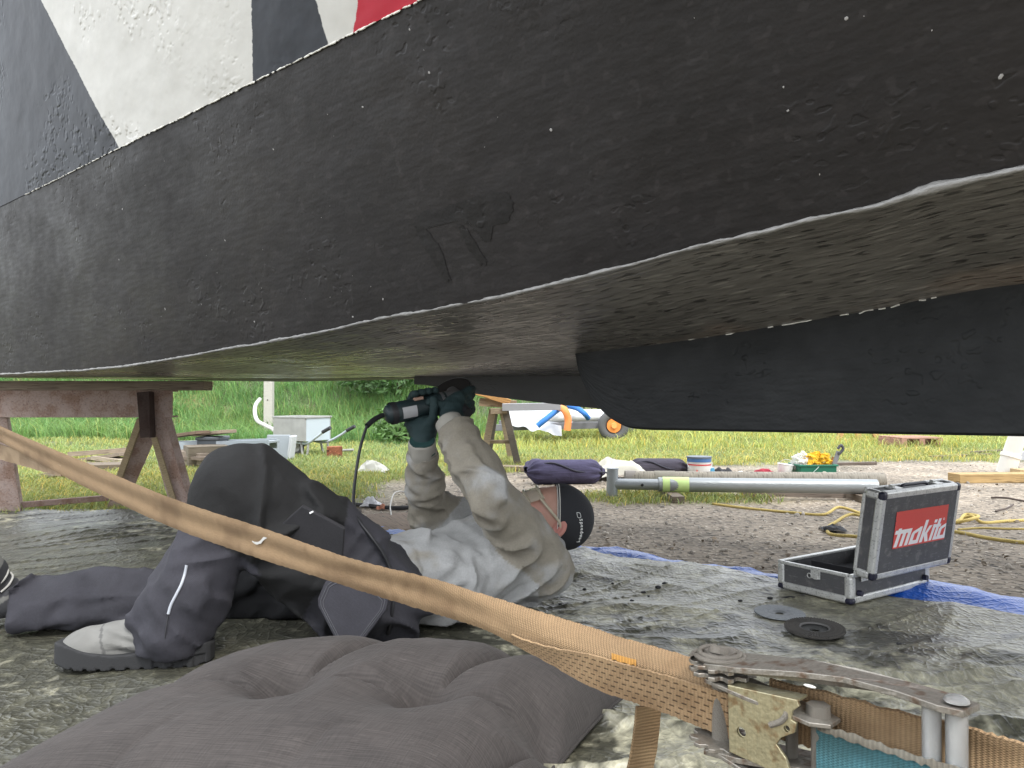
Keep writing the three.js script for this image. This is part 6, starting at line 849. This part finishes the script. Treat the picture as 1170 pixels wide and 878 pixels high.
// ---------- tubs, crate and oddments ----------
{
  const p = gp(799, 549), t = thing('paint_tub', 'large white paint tub with blue rim and red band', 'tub', p), w = std([0.68, 0.68, 0.66], 0.4), H = 0.165, R = 0.084, ring = (y0, y1, r, c, n) => part(t, n, new THREE.CylinderGeometry(r, r, y1 - y0, 36, 1, true).translate(0, (y0 + y1) / 2, 0), c);
  part(t, 'tub_body', new THREE.LatheGeometry([[0, 0], [R * 0.93, 0], [R, H], [R - 0.004, H], [R * 0.9, 0.006], [0, 0.006]].map(([x, y]) => new THREE.Vector2(x, y)), 36), w); ring(H - 0.028, H - 0.002, R + 0.003, std([0.05, 0.13, 0.30], 0.4), 'blue_rim'); ring(H - 0.052, H - 0.043, R + 0.0015, std([0.5, 0.03, 0.03], 0.5), 'red_band');
  const lid = part(t, 'lid', new THREE.CylinderGeometry(R + 0.006, R + 0.006, 0.012, 36).translate(0, H + 0.004, 0), std([0.08, 0.10, 0.13], 0.5));
  const tr = new THREE.Shape(); tr.moveTo(-0.06, 0); tr.lineTo(0.02, 0); tr.lineTo(-0.025, 0.075); const g = new THREE.ShapeGeometry(tr, 6); g.translate(-0.01, 0.012, R - 0.004); part(t, 'red_mark', g, std([0.6, 0.05, 0.04], 0.5));
  part(t, 'wire_handle', new THREE.TorusGeometry(R + 0.006, 0.003, 6, 30, Math.PI).rotateX(2.6).translate(0, H - 0.03, 0.01), std([0.6, 0.6, 0.6], 0.4));
  const q = gp(811, 549), c = thing('paint_tin', 'small white tin with blue lid in front of the big tub', 'tin', q); part(c, 'tin_body', new THREE.CylinderGeometry(0.04, 0.04, 0.06, 24).translate(0, 0.03, 0), w); part(c, 'blue_lid', new THREE.CylinderGeometry(0.034, 0.036, 0.032, 24).translate(0, 0.077, 0), std([0.06, 0.26, 0.42], 0.4)); part(c, 'spout', new THREE.CylinderGeometry(0.006, 0.008, 0.04, 10).translate(-0.012, 0.11, 0), std([0.3, 0.36, 0.4], 0.4)); part(c, 'seam_ring', new THREE.TorusGeometry(0.0405, 0.002, 6, 24).rotateX(Math.PI / 2).translate(0, 0.059, 0), std([0.5, 0.5, 0.5], 0.4));
}
scrap(827, 547, 0.16, 0.09, 0.14, [0.04, 0.04, 0.045], 'black_glove', 'crumpled black glove beside the paint tin', 'glove', 11); scrap(846, 547, 0.10, 0.07, 0.1, [0.62, 0.63, 0.62], 'clear_bag', 'small crumpled pale plastic bag between glove and red rag', 'bag', 12); scrap(873, 547, 0.19, 0.075, 0.14, [0.30, 0.025, 0.045], 'red_rag', 'crumpled dark red rag beside the white bucket', 'rag', 13);
{
  const p = gp(896, 546), t = thing('white_bucket', 'small white bucket tilted against the green crate', 'bucket', p); t.rotation.z = -0.12; const w = std([0.74, 0.74, 0.72], 0.45); part(t, 'pail', new THREE.LatheGeometry([[0, 0.002], [0.045, 0], [0.058, 0.105], [0.054, 0.105], [0.042, 0.006], [0, 0.006]].map(([x, y]) => new THREE.Vector2(x, y)), 32), w); part(t, 'rim', new THREE.TorusGeometry(0.057, 0.004, 8, 32).rotateX(Math.PI / 2).translate(0, 0.104, 0), w); part(t, 'bail', new THREE.TorusGeometry(0.055, 0.002, 6, 24, Math.PI).rotateX(0.7).translate(0, 0.1, 0), std([0.5, 0.5, 0.5], 0.4));
  const q = gp(929, 546), c = thing('green_crate', 'dark green plastic crate filled with yellow cloth', 'crate', q, 0.05), gm = std([0.008, 0.13, 0.075], 0.45), W = 0.27, H = 0.10, D = 0.18;
  part(c, 'front_wall', box(W, H, 0.008, 0.003).rotateX(0.08).translate(0, H / 2, D / 2), gm); part(c, 'back_wall', box(W, H, 0.008, 0.003).rotateX(-0.08).translate(0, H / 2, -D / 2), gm); for (const s of [-1, 1]) part(c, 'side_wall', box(0.008, H, D, 0.003).rotateZ(-s * 0.06).translate(s * W / 2, H / 2, 0), gm); part(c, 'crate_floor', box(W - 0.01, 0.008, D - 0.01, 0.003).translate(0, 0.006, 0), gm);
  for (const s of [-1, 1]) { part(c, 'rim', box(W + 0.03, 0.014, 0.016, 0.004).translate(0, H, s * (D / 2 + 0.008)), gm); part(c, 'rim', box(0.016, 0.014, D + 0.002, 0.004).translate(s * (W / 2 + 0.007), H, 0), gm); } part(c, 'badge', new THREE.CylinderGeometry(0.011, 0.011, 0.003, 16).rotateX(Math.PI / 2).scale(1.3, 0.7, 1).translate(0.045, H * 0.5, D / 2 + 0.006), std([0.65, 0.6, 0.5], 0.5)); part(c, 'wire_handle', tube([V(-0.12, 0.01, D / 2 + 0.012), V(-0.05, 0.05, D / 2 + 0.02), V(0.0, 0.092, D / 2 + 0.014)], 0.003, 20, 5), std([0.4, 0.5, 0.45], 0.4));
  const lump = (dx, dy, dz, sx, sy, sz, col, name, lab, cat, mat) => { const g = new THREE.IcosahedronGeometry(1, 12); bump3(g, 0.55, 2.0, dx * 90); bump3(g, 0.25, 5, dy * 40); g.scale(sx, sy, sz).translate(q.x + dx, q.y + dy, q.z + dz); solo(name, g, mat || std(col, 0.85), lab, cat); };
  lump(0.035, 0.115, 0.0, 0.10, 0.075, 0.07, [0.72, 0.42, 0.02], 'yellow_cloth', 'bright yellow bundled cloth heaped in the green crate', 'cloth'); lump(-0.085, 0.12, 0.0, 0.07, 0.06, 0.06, [0.75, 0.76, 0.74], 'plastic_bag', 'clear crumpled plastic bag bulging from the green crate', 'bag', phys([0.85, 0.86, 0.84], 0.25, { transmission: 0.45, thickness: 0 }));
  const k = thing('hand_saw', 'old handled tool leaning in the corner of the green crate', 'tool', V(q.x + 0.13, q.y + 0.03, q.z + 0.02)); part(k, 'blade', bar(V(0, 0, 0), V(0.055, 0.17, 0), 0.004, 0.035, V(1, 0, 0)), std([0.25, 0.25, 0.26], 0.4, { metalness: 0.7 })); part(k, 'handle', tube([V(0.055, 0.15, 0.01), V(0.085, 0.19, 0.01), V(0.07, 0.215, 0.01), V(0.045, 0.19, 0.01)], 0.011, 30, 8), std([0.05, 0.05, 0.06], 0.6)); const b = thing('paint_brush', 'worn brush stuck upright beside the handled tool', 'brush', V(q.x + 0.105, q.y + 0.06, q.z + 0.04)); part(b, 'handle', rod(V(0, 0, 0), V(0.03, 0.10, 0), 0.009, 0.007, 10), wood([0.35, 0.16, 0.06])); part(b, 'bristles', box(0.03, 0.04, 0.014, 0.004).translate(-0.006, -0.015, 0), std([0.1, 0.08, 0.06], 1));
}
// ---------- poles lying on the ground ----------
{
  const alu = std([0.29, 0.31, 0.32], 0.42, { metalness: 0.4, bumpMap: dirtBump, bumpScale: 0.001 }), a = P(702, 555, 4.75), b = P(1002, 554, 4.62); a.y = b.y = 0.085; const t = thing('aluminium_pole', 'galvanised pole with cross piece and yellow green tape lying behind the case', 'pole', V(a.x, 0.02, a.z));
  wpart(t, 'tube', rod(P(765, 556, 4.72).setY(0.085), b, 0.043, 0.043, 24), alu); wpart(t, 'end_tube', rod(a, P(768, 556, 4.72).setY(0.085), 0.033, 0.033, 20), alu); wpart(t, 'cross_piece', rod(V(a.x - 0.015, 0.014, a.z), V(a.x - 0.01, 0.175, a.z), 0.034, 0.034, 20), alu); wpart(t, 'cross_piece_cap', new THREE.CylinderGeometry(0.036, 0.036, 0.006, 20).translate(a.x - 0.01, 0.178, a.z), alu);
  wpart(t, 'tape', rod(P(757, 556, 4.73).setY(0.085), P(787, 556, 4.71).setY(0.085), 0.0455, 0.0455, 24, true), std([0.55, 0.72, 0.28], 0.6)).userData.label = 'yellow green tape round the joint'; wpart(t, 'collar', rod(P(752, 556, 4.73).setY(0.085), P(757, 556, 4.73).setY(0.085), 0.043, 0.043, 20), alu); for (const x of [733, 750]) wpart(t, 'pin_hole', new THREE.SphereGeometry(0.009, 10, 8).scale(1, 1, 0.4).translate(P(x, 556, 4.73).x, 0.085, -4.70), std([0.02, 0.02, 0.02], 0.9));
  const c = P(716, 549, 4.95), d = P(1010, 547, 4.85); c.y = d.y = 0.095; const m = thing('wooden_spar', 'grey weathered spar lying just behind the galvanised pole', 'spar', V(c.x, 0.05, c.z)); wpart(m, 'shaft', rod(c, d, 0.05, 0.05, 20), wood([0.30, 0.28, 0.24])); wpart(m, 'end_band', rod(c.clone().add(V(-0.01, 0, 0)), c.clone().add(V(0.05, 0, 0)), 0.052, 0.052, 20), std([0.2, 0.18, 0.16], 0.7)); wpart(m, 'lashing', rod(c.clone().lerp(d, 0.11), c.clone().lerp(d, 0.19), 0.053, 0.053, 20), std([0.26, 0.24, 0.2], 0.9, { bumpMap: webBump, bumpScale: 0.003 }));
  solo('batten', bar(gp(846, 566, 0.02), gp(992, 570, 0.02), 0.05, 0.04), wood([0.26, 0.22, 0.19]), 'thin brown batten on the earth in front of the galvanised pole', 'batten');
  for (const [x, l] of [[760, 'short bearer under the taped end of the pole'], [960, 'short bearer under the pole beside the open case']]) { const g = gp(x, 566, 0.022); solo('bearer_block', bar(V(g.x, 0.022, -4.5), V(g.x, 0.022, -5.1), 0.07, 0.042), wood([0.22, 0.18, 0.14]), l, 'block'); }
}
// ---------- yellow rope ----------
{
  const y = std([0.58, 0.44, 0.14], 0.8, { bumpMap: webBump, bumpScale: 0.002 }), R = (pts, lab, r = 0.0075) => solo('yellow_rope', tube(pts.map(([x, q, o]) => gp(x, q, (o || 0) + r * 0.8)), r, pts.length * 14, 8), y, lab, 'rope');
  R([[814, 577], [850, 581], [900, 586], [940, 589], [960, 585, 0.02], [985, 588], [1000, 592]], 'yellow rope running across the earth to the tool case');
  R([[1000, 596], [975, 592, 0.015], [955, 597], [945, 605], [952, 611], [975, 613], [1005, 616]], 'loop of yellow rope coiled behind the open case');
  R([[1085, 604], [1098, 596], [1110, 597, 0.02], [1122, 600], [1150, 598], [1190, 595]], 'yellow rope leading away behind the lid of the case', 0.008); R([[1080, 608], [1100, 611], [1130, 617], [1160, 621], [1200, 624]], 'slack yellow rope nearest to the case lid', 0.008); R([[1090, 600], [1106, 601, 0.015], [1118, 597, 0.02], [1105, 594, 0.02], [1096, 600]], 'knot in the yellow rope beside the lid', 0.008); R([[1095, 607], [1120, 606], [1150, 607], [1195, 607]], 'thin old rope between the two yellow ones', 0.005);
  scrap(953, 606, 0.11, 0.035, 0.08, [0.06, 0.06, 0.065], 'dark_shackle_bag', 'small dark crumpled pouch inside the rope loop', 'pouch', 21);
}
// ---------- far things ----------
{
  const t = thing('boat_trailer', 'boat trailer with orange wheel hubs parked in the long grass', 'trailer', V(0.8, 0, -10.2)), st = std([0.16, 0.16, 0.17], 0.6), d = 10.2;
  wpart(t, 'frame_rail', bar(P(560, 489, d), P(745, 485, d), 0.06, 0.08), st); wpart(t, 'frame_rail', bar(P(570, 484, d + 1), P(745, 481, d + 1), 0.06, 0.08), st); for (const x of [600, 650, 700]) wpart(t, 'cross_bar', bar(P(x, 487, d), P(x + 4, 483, d + 1), 0.05, 0.05), st);
  for (const [x, q] of [[701, d - 0.12], [716, d + 1.05]]) { const c = P(x, 483, q), R = 0.2; c.y = groundY(c.x, c.z) + R; const w = wpart(t, 'wheel', new THREE.CylinderGeometry(0.09, 0.09, 0.1, 24).rotateX(Math.PI / 2).translate(c.x, c.y, c.z), std([0.75, 0.25, 0.05], 0.5)); wpart(w, 'tyre', new THREE.TorusGeometry(0.145, 0.056, 12, 32).translate(c.x, c.y, c.z), std([0.10, 0.10, 0.10], 0.9)); wpart(w, 'hub', new THREE.CylinderGeometry(0.035, 0.04, 0.05, 16).rotateX(Math.PI / 2).translate(c.x, c.y, c.z + 0.06), std([0.8, 0.35, 0.1], 0.5)); }
  wpart(t, 'mudguard', new THREE.CylinderGeometry(0.26, 0.26, 0.14, 24, 1, true, 0, Math.PI).rotateZ(Math.PI / 2).rotateY(Math.PI / 2).translate(P(738, 480, d).x, groundY(1.7, -10.2) + 0.2, -10.2), std([0.12, 0.12, 0.13], 0.6));
  const m = std([0.5, 0.51, 0.5], 0.4); solo('boat_mast', rod(P(575, 473, d + 0.3), P(705, 474, d + 0.3), 0.08, 0.065, 20), m, 'long white mast lashed along the trailer', 'mast'); solo('boat_mast', rod(P(584, 479, d + 0.05), P(700, 476.5, d + 0.05), 0.05, 0.05, 20), std([0.6, 0.6, 0.58], 0.45), 'thinner grey white spar below the mast on the trailer', 'mast');
  const cv = grid(30, 14, (u, v) => { const p = P(lerp(582, 642, u), 474, d - 0.2); return V(p.x, lerp(0.22, 0.42, Math.sin(v * 2.2)) - 0.12 * u + 0.03 * n3(u * 7, v * 5, 2), p.z - 0.5 * v); }); solo('white_cover', cv, std([0.45, 0.46, 0.47], 0.6), 'white cover sheet draped over the trailer end', 'cover');
  const bl = std([0.03, 0.16, 0.48], 0.7), og = std([0.80, 0.25, 0.07], 0.7); solo('blue_sling', tube([P(614, 487, d - 0.3), P(624, 479, d - 0.3), P(634, 471, d - 0.2), P(640, 467, d)], 0.035, 30, 8).scale(1, 1, 1), bl, 'blue sling hanging over the white cover', 'sling'); solo('blue_sling', tube([P(650, 464, d), P(660, 467, d - 0.1), P(668, 473, d - 0.2), P(672, 478, d - 0.1)], 0.035, 30, 8), bl, 'blue sling beside the orange one on the mast', 'sling');
  solo('orange_sling', tube([P(640, 466, d - 0.2), P(646, 470, d - 0.35), P(649, 480, d - 0.35), P(648, 492, d - 0.35)], 0.045, 40, 8), og, 'orange sling knotted round the mast and hanging down', 'sling');
}
{
  const o = wood([0.58, 0.36, 0.16]), d = 10.4, t = thing('timber_sawhorse', 'new orange timber sawhorse in the grass beyond the keel', 'sawhorse', V(4.6, 0, -d)); for (const [a, b] of [[[966, 478], [958, 508]], [[980, 478], [981, 508]], [[990, 478], [1005, 507]]]) { const q = P(b[0], b[1], d); q.y = groundY(q.x, q.z); wpart(t, 'leg', bar(P(a[0], a[1], d), q, 0.07, 0.045, V(0, 0, 1)), o); } wpart(t, 'top_rail', bar(P(952, 478, d), P(1006, 478, d), 0.08, 0.09), o); wpart(t, 'low_rail', bar(P(958, 504, d - 0.1), P(1004, 504, d - 0.1), 0.06, 0.05), o);
  const pr = P(1040, 509, 9.3), pt = thing('wooden_pallet', 'low reddish wooden pallet lying in the grass beyond the case', 'pallet', V(pr.x, groundY(pr.x, pr.z), pr.z), 0.1), rw = wood([0.42, 0.24, 0.18]); for (let i = 0; i < 5; i++) part(pt, 'slat', box(0.5, 0.02, 0.07, 0.003).translate(0, 0.11, -0.2 + i * 0.1), rw); for (const x of [-0.22, 0, 0.22]) part(pt, 'bearer', box(0.07, 0.095, 0.48, 0.004).translate(x, 0.05, 0), rw);
  const wp = std([0.68, 0.66, 0.60], 0.6, { map: rustTex }); wp.map = null; const s = thing('prop_stand', 'leaning off white tubular hull prop standing on a timber', 'prop', V(3.75, 0, -6)); const a = P(1149, 541, 6.0), b = P(1178, 455, 5.9); wpart(s, 'tube', rod(P(1155, 522, 5.98), b, 0.062, 0.055, 24), wp); wpart(s, 'foot_sleeve', rod(a, P(1155.5, 521, 5.98), 0.066, 0.066, 24), wp); wpart(s, 'collar', rod(P(1154.6, 523, 5.98), P(1155.8, 519, 5.98), 0.071, 0.071, 24), wp); wpart(s, 'base_plate', box(0.2, 0.012, 0.16, 0.003).rotateZ(0.1).translate(a.x, a.y - 0.008, a.z), std([0.3, 0.26, 0.22], 0.8));
  solo('ground_timber', bar(gp(1090, 551, 0.03), gp(1215, 550, 0.03), 0.14, 0.062), wood([0.48, 0.33, 0.15]), 'long yellowish timber lying under the white prop', 'timber'); solo('timber_offcut', bar(P(1160, 540, 5.85), P(1196, 540, 5.85), 0.12, 0.05), wood([0.6, 0.45, 0.25]), 'short pale offcut on top of the ground timber', 'timber'); solo('grey_rail', bar(P(1152, 523, 6.4), P(1200, 517, 6.4), 0.05, 0.07), std([0.4, 0.41, 0.42], 0.5), 'grey metal rail end behind the white prop', 'rail'); { const l = P(1190, 523, 6.4); solo('rail_leg', bar(V(l.x, 0.005, l.z), V(l.x, 0.11, l.z), 0.05, 0.05, V(0, 0, 1)), std([0.35, 0.36, 0.37], 0.5), 'stub leg under the grey metal rail', 'leg'); }
  const dk = wood([0.14, 0.11, 0.09]); for (const [x0, y0, x1, y1, l] of [[945, 533, 1000, 531, 'dark strip of timber on the earth behind the case lid'], [1062, 524, 1132, 521, 'long dark batten on the edge of the grass'], [1110, 519, 1150, 518, 'thin dark batten behind the long one']]) solo('dark_batten', bar(gp(x0, y0, 0.012), gp(x1, y1, 0.012), 0.05, 0.024), dk, l, 'batten'); const tw = std([0.08, 0.06, 0.05], 0.9); solo('twig', tube([gp(1133, 571, 0.01), gp(1150, 573, 0.02), gp(1165, 574, 0.012), gp(1190, 577, 0.01)], 0.006, 40, 6), tw, 'long crooked twig on the earth beyond the case', 'twig'); solo('twig', tube([gp(1138, 586, 0.008), gp(1150, 584, 0.015), gp(1158, 579, 0.01)], 0.005, 30, 6), tw, 'short bent twig on the earth nearer the yellow rope', 'twig');
}
renderer.render(scene, camera);
